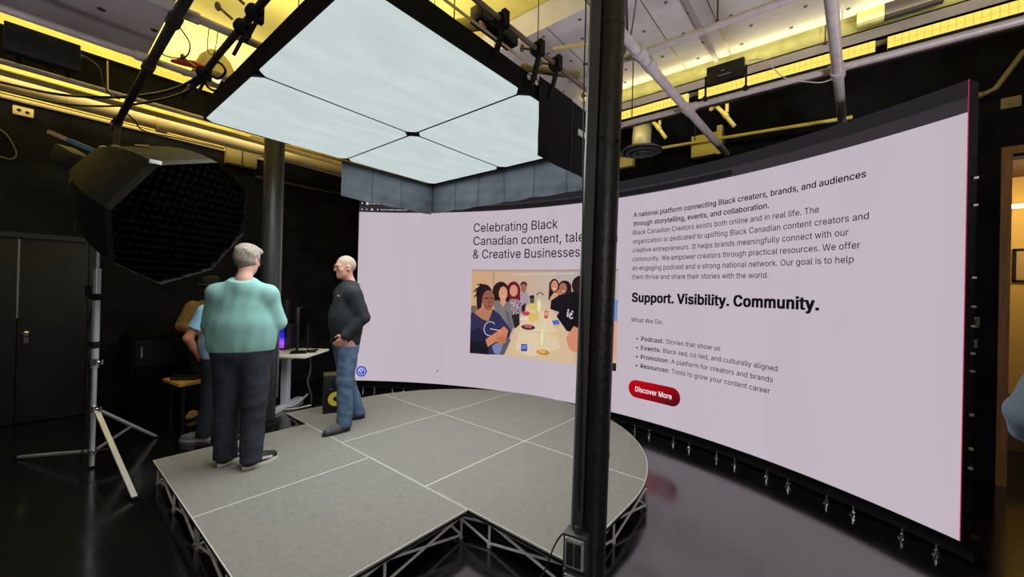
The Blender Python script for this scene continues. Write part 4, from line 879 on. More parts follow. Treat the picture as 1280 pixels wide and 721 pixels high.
# left ceiling plant
t = thing('ceiling_speaker', 'black rectangular box hung from the pipes at the upper left', 'box', (.05, 5.0, 3.43))
MB().ab((-.22, -.05, -.03), (.18, .06, .19), .008).build('box_body', mat('box_green_black', (34, 36, 32), .6, noise=.2), t)
for x in (-.15, .12): MB().bar((x, .06, .08), (x, .28, .0), .03, .02).build('bracket', MATTE, t)
MB().cyl((.16, 0, .12), (.2, 0, .12), .014, 10).build('plug', GRAYP, t)
pipe('cable', 'gray cord looping down from the black hung box at upper left', catmull([(.25, 4.95, 3.54), (.34, 5.0, 3.50), (.38, 5.1, 3.4), (.44, 5.22, 3.36), (.5, 5.26, 3.36)], 8), .006, mat('gray_cord', (96, 94, 92), .5), 'cable', seg=6)
pipe('cable', 'long black cable sagging along the left pipes to the light bank, upper one', catmull([(-.3, 5.9, 3.42), (.1, 5.75, 3.40), (.4, 5.4, 3.38), (.62, 4.9, 3.34), (.75, 4.4, 3.30), (.84, 4.0, 3.32)], 8), .012, WIRE, 'cable', seg=6)
pipe('cable', 'long black cable sagging along the left pipes to the light bank, lower one', catmull([(-.3, 6.2, 3.44), (.15, 6.0, 3.40), (.45, 5.6, 3.37), (.66, 5.0, 3.32), (.8, 4.35, 3.27), (.86, 3.9, 3.28)], 8), .010, WIRE, 'cable', seg=6)
pipe('cable', 'black cable curling around the end of the long dark pipe', catmull([(.5, 5.9, 3.30), (.56, 5.7, 3.38), (.66, 5.8, 3.36), (.8, 6.2, 3.38), (1.1, 6.3, 3.42), (1.6, 6.35, 3.44)], 8), .008, WIRE, 'cable', seg=6)
pipe('cable', 'thin wire loop hanging on the crossing gray pipe at upper left', catmull([(.74, 3.27, 3.41), (.735, 3.33, 3.36), (.745, 3.38, 3.25), (.775, 3.36, 3.24), (.775, 3.28, 3.36)], 6), .003, WIRE, 'cable', seg=6)
pipe('cable', 'black cord loop hanging beside the long dark pipe at upper left', catmull([(.58, 3.4, 3.36), (.66, 3.45, 3.28), (.66, 3.6, 3.24), (.58, 3.75, 3.27), (.55, 3.8, 3.33)], 6), .005, WIRE, 'cable', seg=6)
pipe('cable', 'looped thick black cable bundle tied at the left edge of the light bank', catmull([(.84, 3.9, 3.34), (.9, 3.8, 3.26), (.93, 3.7, 3.3), (.88, 3.75, 3.36), (.86, 3.95, 3.26), (.93, 3.95, 3.22), (.95, 3.85, 3.28)], 6), .01, WIRE, 'cable', seg=6)
t = thing('power_connector', 'red cable connector lying on the pipe at upper left', 'connector', (.77, 4.14, 3.44))
MB().tube([(-.08, .06, 0), (-.02, .01, 0), (.05, -.03, 0), (.1, -.08, -.02)], [.012, .026, .03, .016], 12).build('connector_body', RED, t)
t = thing('power_connector', 'small round red cap below the red connector at upper left', 'connector', (.80, 4.34, 3.42))
MB().lathe([(.02, 0), (.026, .01), (.026, .03), (.016, .04)], 14).build('connector_cap', RED, t)
t = thing('dome_lamp', 'round cream dome fitting behind the left edge of the light bank', 'lamp', (1.07, 4.58, 3.56))
MB().lathe([(.17, 0), (.18, .02), (.16, .10), (.12, .2), (.06, .27), (.02, .28)], 28).build('dome_shade', mat('dome_cream', (196, 184, 132), .5), t)
MB().ball((.02, -.03, .01), .06, 2, (1, 1, .5)).build('bulb', emat('bulb_warm', (255, 238, 190), 1.1), t)
t = thing('hanging_rod', 'thin pale rod between the black beam and lavender pipe at upper left', 'hanger', (.42, 5.26, 3.42)); MB().cyl((0, 0, 0), (0, .1, .3), .006, 8).build('rod', CREAM, t)
t = thing('wall_socket', 'cream socket plate high on the black left wall', 'socket', (-.09, 7.12, 3.52))
MB().ab((-.075, -.03, -.05), (.075, 0, .05), .006).build('socket_plate', CREAM, t)
MB().ball((-.03, -.03, .005), .018, 2, (1, .4, 1)).ball((.03, -.03, -.005), .018, 2, (1, .4, 1)).build('socket_outlet', MATTE, t)
pipe('cable', 'thin gray cable curving down the left wall at the frame edge', catmull([(-.32, 7.1, 3.32), (-.2, 7.08, 3.22), (-.13, 7.08, 3.04), (-.17, 7.08, 2.96), (-.3, 7.08, 2.99)], 8), .007, mat('gray_cord', (96, 94, 92), .5), 'cable', seg=6)
# right wall plates and thin yellow stub
for y, z, h, lb in ((-.985, 1.46, .10, 'dark switch plate on the black wall right of the screen, upper one'), (-.975, 1.26, .08, 'dark switch plate on the black wall right of the screen, lower one')):
    t = thing('wall_plate', lb, 'switch', (5.6, y, z)); MB().ab((-.02, -.045, -h / 2), (0, .045, h / 2), .004).build('plate', mat('plate_dark', (120, 114, 116), .35), t)
    MB().ab((-.026, -.022, -.025), (-.02, .022, .025), .003).build('rocker', mat('rocker_dark', (48, 46, 48), .3), t)
t = thing('wall_plate', 'cream plate high on the black wall at the right edge', 'switch', (5.6, -1.19, 3.46)); MB().ab((-.02, -.06, -.05), (0, .06, .05), .006).ab((-.03, -.02, -.02), (-.02, .02, .02)).build('plate', mat('plate_cream', (140, 128, 86), .6), t)
t = thing('pipe_stub', 'angled pale pipe end above the right end of the screen', 'pipe', (5.5, -1.04, 3.55)); MB().tube([(.1, .06, 0), (0, .04, 0), (0, -.04, .03), (.0, -.2, .32)], .022, 12).ball((0, .05, 0), .028).build('pipe_run', mat('plate_cream', (140, 128, 86), .6), t)

# hall beyond: lamp and picture
t = thing('wall_lamp', 'small glowing lamp in the room beyond the right doorway', 'lamp', (6.9, -1.53, 2.72))
MB().ball((0, 0, 0), .05, 3, (1, 2.2, .5)).build('glass', emat('lamp_glow', (255, 226, 150), 5), t)
MB().ab((.03, -.06, -.02), (.1, .06, .02)).build('wall_mount', CHROME, t)
t = thing('picture_frame', 'dark picture frame on the yellow wall beyond the right doorway', 'picture', (6.99, -1.62, 2.05))
MB().ab((-.02, -.25, -.17), (0, .1, -.145)).ab((-.02, -.25, .18), (0, .1, .205)).ab((-.02, .075, -.17), (0, .1, .205)).build('frame', MATTE, t)
MB().ab((-.012, -.25, -.145), (0, .075, .18)).build('picture', mat('picture_tan', (170, 140, 84), .7), t)

# ================================================================== SOFTBOX ON STAND
stand = thing('light_stand', 'tall chrome light stand on spread legs at the left', 'light stand', (.37, 5.02, 0))
MB().cyl((0, 0, .02), (0, 0, .98), .018, 16).build('lower_column', mat('leg_chrome', (200, 200, 206), .4, .5), stand)
MB().cyl((0, 0, .88), (0, 0, 1.75), .026, 16).build('middle_column', mat('leg_chrome', (200, 200, 206), .4, .5), stand)
up = MB(); rr_ = right
up.cyl(rr_ * .018 + Vector((0, 0, .95)), rr_ * .018 + Vector((0, 0, 1.62)), .009, 12).cyl((0, 0, 1.6), (0, 0, 2.42), .013, 14)
up.build('riser_column', mat('leg_chrome', (200, 200, 206), .4, .5), stand)
for z, k in ((.93, 1), (1.08, 0), (.52, 1), (1.5, 0)):
    m_ = CHROME if k else MATTE
    h = MB().lathe([(.026, -.03), (.03, -.025), (.03, .025), (.026, .03)], 18, (0, 0, z)).build('locking_collar', m_, stand)
    kd = rr_ * (.06 if k else -.05)
    MB().cyl((0, 0, z), kd + Vector((0, 0, z)), .007, 10).cyl(kd + Vector((0, 0, z - .02)), kd + Vector((0, 0, z + .02)), .012, 12).build('tightening_knob', m_, h)
MB().lathe([(.03, -.02), (.034, 0), (.03, .02)], 18, (0, 0, .14)).build('spreader_collar', CHROME, stand)
feet = [Vector((.16, -.95, .012)), Vector((-.41, .74, .014)), Vector((.50, .52, .012))]
tops = [Vector((.02, -.03, .5)), Vector((-.02, .02, .15)), Vector((.03, .02, .5))]
for f_, tp in zip(feet, tops):
    lg = MB().bar(tp, f_, .034, .018).build('leg', mat('leg_chrome', (200, 200, 206), .4, .5), stand)
    MB().box(f_, (.04, .04, .02), None, .004).build('rubber_foot', MATTE, lg)
for f_, tp, k in ((feet[0], tops[0], .45), (feet[2], tops[2], .55)):
    MB().bar((0, 0, .14), tp + (f_ - tp) * k, .022, .012).build('leg_brace', ALU, stand)
MB().tube(catmull([(-.03, .03, 1.4), (-.05, .03, 1.1), (-.03, .02, .8), (-.04, .03, .5), (-.06, .05, .05)], 6), .006, 8).build('lead', WIRE, stand)
MB().box((-.05, .03, 1.55), (.04, .04, .10), None, .01).build('cable_plug', MATTE, stand)

ax0, ax1 = Vector((.284, 5.24, 2.69)), Vector((.82, 4.36, 2.18))
sb = thing('softbox', 'large black octagonal softbox with fabric grid on the light stand', 'softbox', ax0)
axis = (ax1 - ax0).normalized(); sx = axis.cross(Vector((0, 0, 1))).normalized(); sy = sx.cross(axis)
DEP = (ax1 - ax0).length
RO = .585; PH = 0.
def oct_(rad, t, k): a = PH + k * PI / 4; return axis * t + (sx * math.cos(a) + sy * math.sin(a)) * rad
SBC = mat('softbox_cloth', (19, 20, 24), .7, spec=.35, bump=.25, bscale=12)
shell = MB(); NT = 10
prof = [(.10 + (RO - .10) * math.sin(PI / 2 * (i / NT)) ** .8, DEP * .1 + (DEP * .9) * (i / NT)) for i in range(NT + 1)]
rings = [[shell.bm.verts.new(oct_(a, t, k)) for k in range(8)] for a, t in prof]
for A, B in zip(rings, rings[1:]):
    for k in range(8): shell.bm.faces.new((A[k], A[(k + 1) % 8], B[(k + 1) % 8], B[k]))
shell.build('fabric_shell', SBC, sb, 25)
lip = MB()
for k in range(8):
    a, b = oct_(RO, DEP, k), oct_(RO, DEP, (k + 1) % 8); c_, d_ = oct_(RO, DEP + .07, k), oct_(RO, DEP + .07, (k + 1) % 8)
    lip.poly([a, b, d_, c_])
lip.build('front_lip', mat('lip_cloth', (40, 40, 43), .7), sb, 0, False)
MB().poly([oct_(RO - .005, DEP + .005, k) for k in range(8)]).build('front_diffuser', mat('diffuser_off', (9, 9, 10), .9), sb, 0)
gr = MB()
for fam in range(2):
    for i in range(-9, 10):
        o_ = i * .063; q_ = abs(o_); V7 = RO * .7071
        if q_ > RO * .96: continue
        half = (RO - .4142 * q_ if q_ < V7 else V7 - 2.414 * (q_ - V7)) * .975
        u_, v_ = (sx, sy) if fam else (sy, sx)
        c0 = axis * (DEP + .012) + u_ * o_
        for s_ in (0,):
            a, b = c0 - v_ * half, c0 + v_ * half
            gr.poly([a, b, b + axis * .05, a + axis * .05])
gr.build('fabric_grid', mat('grid_cloth', (8, 8, 10), 1., spec=.05), sb, 0, False)
for k in range(8):
    MB().cyl(oct_(.1, DEP * .1, k), oct_(RO * .9, DEP * .62, k), .004, 6).build('rib', STEELDK, sb)
MB().lathe([(.11, -.02), (.12, 0), (.11, .03)], 24, axis * .1, Matrix((sx, sy, axis)).transposed()).build('speed_ring', MATTE, sb)
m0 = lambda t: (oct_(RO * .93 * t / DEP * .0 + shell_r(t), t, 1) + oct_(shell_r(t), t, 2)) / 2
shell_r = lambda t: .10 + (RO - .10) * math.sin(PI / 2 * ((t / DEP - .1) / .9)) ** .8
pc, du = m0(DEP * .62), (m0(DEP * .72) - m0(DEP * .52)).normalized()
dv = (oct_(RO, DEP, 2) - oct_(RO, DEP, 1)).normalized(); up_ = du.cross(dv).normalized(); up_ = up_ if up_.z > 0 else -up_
MB().poly([pc + up_ * .012 + q for q in (du * .09, dv * .05, du * -.09, dv * -.05)]).build('painted_reflection', mat('reflection_beige', (190, 170, 130), .8), sb, 0, False)  # light reflected on the top panel, painted as a beige diamond
tag(MB().box(oct_(RO + .004, DEP + .03, 1), (.07, .05, .03), None, .004).build('brand_patch', mat('patch_white', (205, 205, 205), .6), sb), 'white patch at the corner of the rim')
# lamp head behind it
hd = thing('lamp_head', 'gray studio lamp head with a blue and cream handle bar behind the softbox', 'studio light', ax0 - axis * .02)
MB().box(-axis * .10 + rr_ * -.03, (.15, .15, .22), Matrix((sx, sy, axis)).transposed(), .02).build('lamp_body', mat('head_gray', (44, 44, 46), .6, noise=.3), hd)
h0, h1 = rr_ * -.19 + Vector((-.08, -.2, .20)), rr_ * .22 + Vector((-.08, -.2, .04))
MB().bar(h0, h0.lerp(h1, .42), .03, .03).build('yoke_bar', CREAM, hd)
MB().bar(h0.lerp(h1, .42), h1, .034, .034).build('blue_panel', mat('panel_blue', (96, 150, 186), .4), hd)
MB().lathe([(.03, 0), (.045, .01), (.045, .02), (.03, .03)], 18, rr_ * .2 + Vector((0, 0, .12))).build('tilt_knob', CREAM, hd)

# ================================================================== DESKS AND DEVICES
dk = thing('standing_desk', 'white-topped standing desk with a gray lifting leg behind the stage', 'desk', (2.22, 5.70, 0), R(-51))
MB().ab((-.55, -.3, .715), (.39, .35, .745), .006).build('desk_top', mat('desk_white', (226, 224, 214), .5), dk)
MB().ab((-.35, -.08, .69), (.25, .08, .715)).build('cross_frame', BLACK, dk)
MB().ab((-.055, -.06, 0.05), (.03, .03, .66), .004).ab((-.07, -.075, .64), (.045, .045, .70), .004).build('lifting_leg', mat('leg_gray', (205, 205, 212), .45), dk)
MB().ab((-.06, -.35, 0), (.04, .35, .05), .006).build('desk_foot', mat('leg_gray', (140, 140, 146), .45), dk)
mon = thing('computer_monitor', 'black monitor seen nearly edge-on on the white standing desk', 'monitor', (2.31, 5.553, .745), R(61))
MB().ab((-.33, -.02, .13), (.33, .025, .62), .01).build('monitor_case', PLASTIC, mon)
MB().ab((-.31, -.024, .15), (.31, -.02, .60)).build('screen_glass', mat('screen_off', (8, 8, 10), .12), mon)
MB().ab((-.02, .02, .01), (.02, .05, .3)).ab((-.12, -.09, 0), (.12, .11, .012), .004).build('monitor_stand', PLASTIC, mon)
pcx = thing('computer_case', 'black computer with violet blue glowing side panel on the white desk', 'computer', (2.26, 6.02, .745), R(-56))
MB().ab((-.12, -.11, 0.0), (.12, .11, .36), .006).build('computer_housing', PLASTIC, pcx)
def glow_mat():
    m = bpy.data.materials.new('rgb_glow'); m.use_nodes = True; nt = m.node_tree; N = nt.nodes; N.clear()
    e = N.new('ShaderNodeEmission'); o = N.new('ShaderNodeOutputMaterial'); tc = N.new('ShaderNodeTexCoord'); sp_ = N.new('ShaderNodeSeparateXYZ'); rp = N.new('ShaderNodeValToRGB')
    nt.links.new(tc.outputs['Generated'], sp_.inputs[0]); nt.links.new(sp_.outputs['Z'], rp.inputs['Fac']); nt.links.new(rp.outputs['Color'], e.inputs['Color']); nt.links.new(e.outputs[0], o.inputs[0])
    el = rp.color_ramp.elements
    el[0].position = 0; el[0].color = lin((150, 60, 190)) + (1,); el[1].position = 1; el[1].color = lin((24, 14, 60)) + (1,)
    k = el.new(.25); k.color = lin((168, 84, 250)) + (1,); k = el.new(.5); k.color = lin((40, 40, 230)) + (1,)
    e.inputs['Strength'].default_value = 1.2
    return m
MB().ab((-.11, -.115, .03), (.11, -.11, .33)).build('glowing_panel', glow_mat(), pcx)
t = thing('desk_speaker', 'small black desktop box on top of the computer beside the monitor', 'speaker', (2.26, 6.02, 1.106), R(-51)); MB().ab((-.09, -.08, 0), (.09, .08, .34), .012).build('speaker_cabinet', PLASTIC, t); MB().ab((.05, -.085, .12), (.06, -.08, .22)).build('front_mark', mat('label_gray', (120, 120, 122), .5), t)
pipe('desk_antenna', 'thin black upright rod on the white desk right of the monitor', [(2.405, 5.54, .745), (2.405, 5.54, 1.13)], .008, WIRE, 'antenna')
t = thing('desk_mat', 'teal mat on the white desk behind the column', 'mat', (2.20, 5.66, .745), R(-51)); MB().ab((-.28, -.26, 0), (-.06, -.06, .008), .002).build('mat_sheet', mat('mat_teal', (92, 190, 172), .6), t)
pipe('cable', 'tangle of small cables on the right end of the white desk', catmull([(2.33, 5.52, .752), (2.40, 5.50, .756), (2.42, 5.42, .752), (2.47, 5.46, .76), (2.43, 5.53, .757), (2.37, 5.55, .752), (2.46, 5.40, .755)], 6), .007, WIRE, 'cable', seg=6)
t = thing('remote', 'small dark device lying on the right end of the white desk', 'remote', (2.44, 5.45, .765), R(20)); MB().ab((-.07, -.02, 0), (.07, .02, .02), .005).build('remote_body', PLASTIC, t)
pipe('cable', 'white cable on the floor below the standing desk, upper one', catmull([(1.83, 6.1, .1), (2.05, 5.78, .02), (2.2, 5.6, .03), (2.33, 5.62, .05), (2.5, 5.72, .12)], 8), .009, WIREW, 'cable', seg=6)
pipe('cable', 'white cable on the floor below the standing desk, lower one', catmull([(1.9, 5.9, .06), (2.08, 5.66, .02), (2.22, 5.5, .02), (2.45, 5.5, .02)], 8), .010, WIREW, 'cable', seg=6)
pipe('cable', 'black cable hanging under the right end of the white desk', catmull([(2.42, 5.5, .715), (2.44, 5.52, .5), (2.40, 5.5, .35), (2.46, 5.52, .15), (2.50, 5.6, .02)], 8), .008, mat('gray_cord', (96, 94, 92), .5), 'cable', seg=6)
t = thing('tower_case', 'dark equipment tower on the floor under the white desk', 'computer', (1.98, 5.9, 0), R(-51)); MB().ab((-.1, -.2, 0), (.1, .2, .42), .008).build('tower_body', mat('tower_dark', (40, 40, 42), .5), t); MB().ab((-.08, -.205, .3), (.08, -.2, .32)).ab((-.08, -.205, .12), (.08, -.2, .14)).build('front_slot', mat('label_gray', (120, 120, 122), .5), t)

# studio monitor speaker
spk = thing('studio_speaker', 'black studio speaker with a yellow cone on the stage edge', 'speaker', (2.295, 4.53, HS), -math.atan2(2.295, 4.53) + R(3))
MB().ab((-.13, -.11, 0), (.13, .16, .42), .008).build('speaker_cabinet', mat('speaker_black', (9, 9, 10), .5), spk)
rx = Matrix.Rotation(PI / 2, 3, 'X')
yl = mat('cone_yellow', (224, 206, 60), .5)
MB().lathe([(.090, .003), (.098, .006), (.096, .012), (.080, .009)], 36, (0, -.11, .165), rx).build('surround', MATTE, spk)
MB().lathe([(.082, .010), (.062, .006), (.036, .003), (.034, .001)], 36, (0, -.111, .165), rx).build('woofer_cone', yl, spk)
MB().lathe([(.036, .005), (.024, .012), (.006, .014)], 24, (0, -.111, .165), rx).build('dust_cap', MATTE, spk)
MB().lathe([(.046, .002), (.05, .006), (.016, .008)], 24, (0, -.11, .335), rx).build('tweeter', MATTE, spk)
tag(MB().ab((-.128, -.06, .415), (.128, .158, .4235), .004).build('cabinet_top', mat('top_tan', (84, 76, 60), .6), spk), 'tan top')  # thin tan slab over the top of the black cabinet
MB().ab((-.07, -.113, .272), (-.045, -.11, .28)).build('indicator_light', mat('label_gray', (120, 120, 122), .5), spk)
MB().ab((.04, -.113, .272), (.08, -.11, .28)).build('badge', mat('label_gray', (120, 120, 122), .5), spk)

# side table with odds and ends
tb = thing('side_table', 'small wooden-topped table in the dark behind the person in teal', 'table', (1.20, 5.62, 0))
tw = mat('table_wood', (206, 160, 88), .55, noise=.15, nscale=6, stretch=(1, 8, 1))
MB().prism([(-.24, .2), (-.18, -.26), (.28, -.12), (.28, .2)], .535, .565).build('table_top', tw, tb)
for x, y in ((-.17, .15), (-.13, -.19), (.23, -.08), (.23, .15)): MB().bar((x, y, 0), (x, y, .535), .03, .03).build('leg', MATTE, tb)
t = thing('camera_case', 'flat black case lying on the wooden side table', 'case', (1.12, 5.60, .565), R(-40)); MB().ab((-.13, -.05, 0), (.13, .05, .045), .008).build('case_body', PLASTIC, t); MB().ab((-.13, -.052, .022), (.13, -.05, .026)).build('case_seam', mat('label_gray', (120, 120, 122), .5), t)
t = thing('small_pot', 'small lime green pot at the back right of the wooden side table', 'pot', (1.40, 5.62, .565)); MB().lathe([(.03, 0), (.034, .02), (.034, .05), (.028, .06)], 18).build('pot_body', mat('lime', (120, 170, 60), .4), t); MB().lathe([(.029, .06), (.029, .075), (.02, .078)], 18).build('pot_lid', WIREW, t)
t = thing('headset', 'black headset on the front edge of the wooden side table', 'headset', (1.27, 5.50, .573)); MB().tube([(.05 * math.cos(a), .05 * math.sin(a), .01) for a in np.linspace(0, PI * 1.5, 16)], .008, 8).build('headband', MATTE, t)
for q in ((.05, 0, .012), (0, -.05, .012)): MB().ball(q, .024, 2, (1, 1, .6)).build('earpiece', MATTE, t)
# rack cabinet at the wall
rk = thing('equipment_rack', 'low black equipment rack against the left wall beyond the light stand', 'rack', (1.22, 6.75, 0))
MB().ab((-.45, -.25, 0), (.45, .3, .98), .008).build('rack_body', mat('rack_black', (8, 8, 9), .9, spec=.1), rk)
MB().ab((-.40, -.256, .62), (.36, -.25, .93)).build('rack_panel', mat('rack_panel', (14, 14, 15), .3), rk)
MB().ab((-.36, -.27, .72), (-.345, -.256, .86)).build('rack_handle', CHROME, rk)
# camera on the side table
cr = thing('film_camera', 'black film camera on a short stand on the wooden side table', 'camera', (1.30, 5.70, .565), R(20))
MB().ab((-.07, -.1, .20), (.07, .1, .34), .01).build('camera_body', PLASTIC, cr)
MB().lathe([(.045, 0), (.05, .02), (.05, .09), (.055, .11), (.04, .112)], 22, (0, -.1, .27), rx).build('lens', MATTE, cr)
MB().tube([(0, -.08, .34), (0, -.08, .40), (0, .07, .40), (0, .07, .34)], .011, 10).build('top_handle', MATTE, cr)
MB().ab((-.17, -.02, .28), (-.075, 0, .36), .004).build('monitor_screen', PLASTIC, cr)
MB().cyl((0, 0, .01), (0, 0, .2), .03, 16).lathe([(.09, 0), (.09, .012), (.03, .02)], 20).build('stand', MATTE, cr)
MB().ab((.071, -.05, .26), (.076, .0, .30)).build('camera_fitting', CHROME, cr)

# ================================================================== PEOPLE
def nets(Fd, o, h):
    """Surface nets: mesh of the zero level of a signed distance grid."""
    c = np.stack([Fd[i:Fd.shape[0] - 1 + i, j:Fd.shape[1] - 1 + j, k:Fd.shape[2] - 1 + k] < 0 for i in (0, 1) for j in (0, 1) for k in (0, 1)])
    n_in = c.sum(0); act = (n_in > 0) & (n_in < 8)
    idx = np.full(act.shape, -1, np.int64); ijk = np.argwhere(act); idx[act] = np.arange(len(ijk))
    acc = np.zeros((len(ijk), 3)); num = np.zeros(len(ijk))
    cr = [(i, j, k) for i in (0, 1) for j in (0, 1) for k in (0, 1)]
    for a in cr:
        for d in range(3):
            if a[d]: continue
            b = list(a); b[d] = 1
            fa = Fd[tuple((ijk + a).T)]; fb = Fd[tuple((ijk + b).T)]
            m = (fa < 0) != (fb < 0)
            t = fa[m] / (fa[m] - fb[m])
            q = np.tile(np.array(a, float), (m.sum(), 1)); q[:, d] += t
            acc[m] += q; num[m] += 1
    V = o + h * (ijk + acc / num[:, None])
    faces = []
    S = Fd < 0
    for d in range(3):
        e, f = [(1, 2), (2, 0), (0, 1)][d]
        sl0 = [slice(1, -1)] * 3; sl1 = [slice(1, -1)] * 3
        sl0[d] = slice(0, -1); sl1[d] = slice(1, None)
        A, B = S[tuple(sl0)], S[tuple(sl1)]
        p = np.argwhere(A != B); base = p + 1; base[:, d] -= 1
        def cell(de, df):
            q = base.copy(); q[:, e] += de; q[:, f] += df
            return idx[tuple(q.T)]
        quad = np.stack([cell(-1, -1), cell(0, -1), cell(0, 0), cell(-1, 0)], 1)
        flip = ~A[tuple(p.T)]
        quad[flip] = quad[flip][:, ::-1]
        faces.append(quad)
    return V, np.concatenate(faces)

class Sdf:
    def __init__(s, h=.008): s.pr = []; s.h = h; s.cuts = []; s.fold = None
    def cone(s, a, b, ra, rb, k=.03, sc=(1, 1, 1), op=0): s.pr.append(('c', np.array(a, float), np.array(b, float), ra, rb, k, np.array(sc, float), op, None)); return s
    def chain(s, pts, rs, k=.03, sc=(1, 1, 1)):
        for a, b, ra, rb in zip(pts, pts[1:], rs, rs[1:]): s.cone(a, b, ra, rb, k, sc)
        return s
    def ell(s, c, r, k=.02, op=0, rot=None): s.pr.append(('e', np.array(c, float), np.array(r, float), 0, 0, k, None, op, rot)); return s
    def cut(s, p_, n, k=.004, near=None): s.cuts.append((np.array(p_, float), np.array(n, float) / np.linalg.norm(n), k, near)); return s
    def mesh(s):
        lo = np.full(3, 9.); hi = -lo
        bb = []
        for q in s.pr:
            if q[0] == 'c':
                m = max(q[3], q[4]) * np.maximum(q[6], 1); a = np.minimum(q[1], q[2]) - m; b = np.maximum(q[1], q[2]) + m
            else:
                m = q[2].max(); a, b = q[1] - m, q[1] + m
            bb.append((a, b))
            if not q[7]: lo = np.minimum(lo, a); hi = np.maximum(hi, b)
        lo -= .03; hi += .03; h = s.h
        n = np.ceil((hi - lo) / h).astype(int) + 1
        Fd = np.full(n, .5, np.float32)
        ax = [lo[i] + h * np.arange(n[i]) for i in range(3)]
        for q, (a, b) in zip(s.pr, bb):
            pad = .05 + q[5]
            i0 = np.maximum(0, ((a - pad - lo) / h).astype(int)); i1 = np.minimum(n, ((b + pad - lo) / h).astype(int) + 2)
            sl = tuple(slice(x, y) for x, y in zip(i0, i1))
            X, Y, Z = np.meshgrid(*[ax[i][sl[i]] for i in range(3)], indexing='ij')
            P = np.stack([X, Y, Z], -1)
            if q[0] == 'c':
                sc = q[6]; A, B = q[1] / sc, q[2] / sc; p_ = P / sc; ba = B - A
                t = np.clip(((p_ - A) @ ba) / max(1e-9, ba @ ba), 0, 1)
                dd = (np.linalg.norm(p_ - A - t[..., None] * ba, axis=-1) - (q[3] + (q[4] - q[3]) * t)) * sc.min()
            else:
                v = P - q[1]
                if q[8] is not None: v = v @ q[8]
                k0 = np.linalg.norm(v / q[2], axis=-1); k1 = np.linalg.norm(v / q[2] ** 2, axis=-1)
                dd = k0 * (k0 - 1) / np.maximum(k1, 1e-6)
            k = q[5]; cur = Fd[sl]
            if q[7]: 
                hh = np.maximum(k - np.abs(cur + dd), 0) / k; Fd[sl] = np.maximum(cur, -dd) + hh * hh * k * .25
            else:
                hh = np.maximum(k - np.abs(cur - dd), 0) / k; Fd[sl] = np.minimum(cur, dd) - hh * hh * k * .25
        X, Y, Z = np.meshgrid(*ax, indexing='ij')
        if s.fold:
            am, fr, sd, st = s.fold
            g = np.random.default_rng(sd); N = 0
            wx, wy, wz = X * st[0], Y * st[1], Z * st[2]
            for i in range(6):
                w = g.normal(size=3); w /= np.linalg.norm(w); w *= fr * (.6 + .25 * i); ph = g.random() * 6.28
                N = N + np.sin(wx * w[0] + wy * w[1] + wz * w[2] + ph + 1.5 * np.sin(fr * .4 * (wy - wz) + ph)) / (1 + .3 * i)
            Fd = Fd + (am * N / 2.2).astype(np.float32)
        for p_, nn, k, near in s.cuts:      # keep the side the normal points to
            dd = -((X - p_[0]) * nn[0] + (Y - p_[1]) * nn[1] + (Z - p_[2]) * nn[2])
            if near is not None: dd = np.where((X - p_[0]) ** 2 + (Y - p_[1]) ** 2 + (Z - p_[2]) ** 2 < near * near, dd, -1.)
            Fd = np.maximum(Fd, dd)
        Fd[0] = Fd[-1] = .5; Fd[:, 0] = Fd[:, -1] = .5; Fd[:, :, 0] = Fd[:, :, -1] = .5
        return nets(Fd, lo, h)
    def build(s, name, m, parent):
        V, Q = s.mesh()
        me = bpy.data.meshes.new(name); me.from_pydata(V.tolist(), [], Q.tolist())
        o = link(name, me, m, parent, 0); me.shade_smooth()
        return o

def rotm(yaw_=0, pitch=0, roll=0):
    return np.array(Matrix.Rotation(yaw_, 3, 'Z') @ Matrix.Rotation(pitch, 3, 'X') @ Matrix.Rotation(roll, 3, 'Y'))

def head(S, c, Rm, jaw=1.):
    """Skull, face, ears. Local frame: +y is the face, z up."""
    T = lambda *v: np.array(c) + Rm @ np.array(v)
    E = lambda v, rr, k=.015, op=0: S.ell(T(*v), rr, k, op, Rm)
    E((0, -.012, .028), (.077, .097, .092), .02)
    E((0, .014, -.035), (.060 * jaw, .070, .082), .03); E((0, .035, -.066), (.050 * jaw, .048, .045), .03)
    E((0, .062, -.096), (.026 * jaw, .024, .018), .025)              # chin
    E((0, .075, .022), (.05, .02, .016), .02)                        # brow
    E((0, .096, -.026), (.0145, .014, .009), .008); S.cone(T(0, .084, .012), T(0, .106, -.022), .0075, .0085, .012)   # nose
    for s_ in (-1, 1):
        E((s_ * .031, .092, -.001), (.017, .014, .012), .012, 1)     # eye socket
        E((s_ * .031, .077, -.002), (.0135, .0135, .0135), .004)     # eyeball
        E((s_ * .044, .060, -.022), (.020, .018, .016), .03)           # cheek
        E((s_ * .078, -.008, -.008), (.012, .022, .034), .010)       # ear
        E((s_ * .088, .002, -.006), (.006, .010, .018), .006, 1)
    E((0, .085, -.055), (.021, .009, .0055), .007); E((0, .084, -.067), (.019, .009, .0065), .007); E((0, .0955, -.061), (.018, .005, .002), .003, 1)
    return T
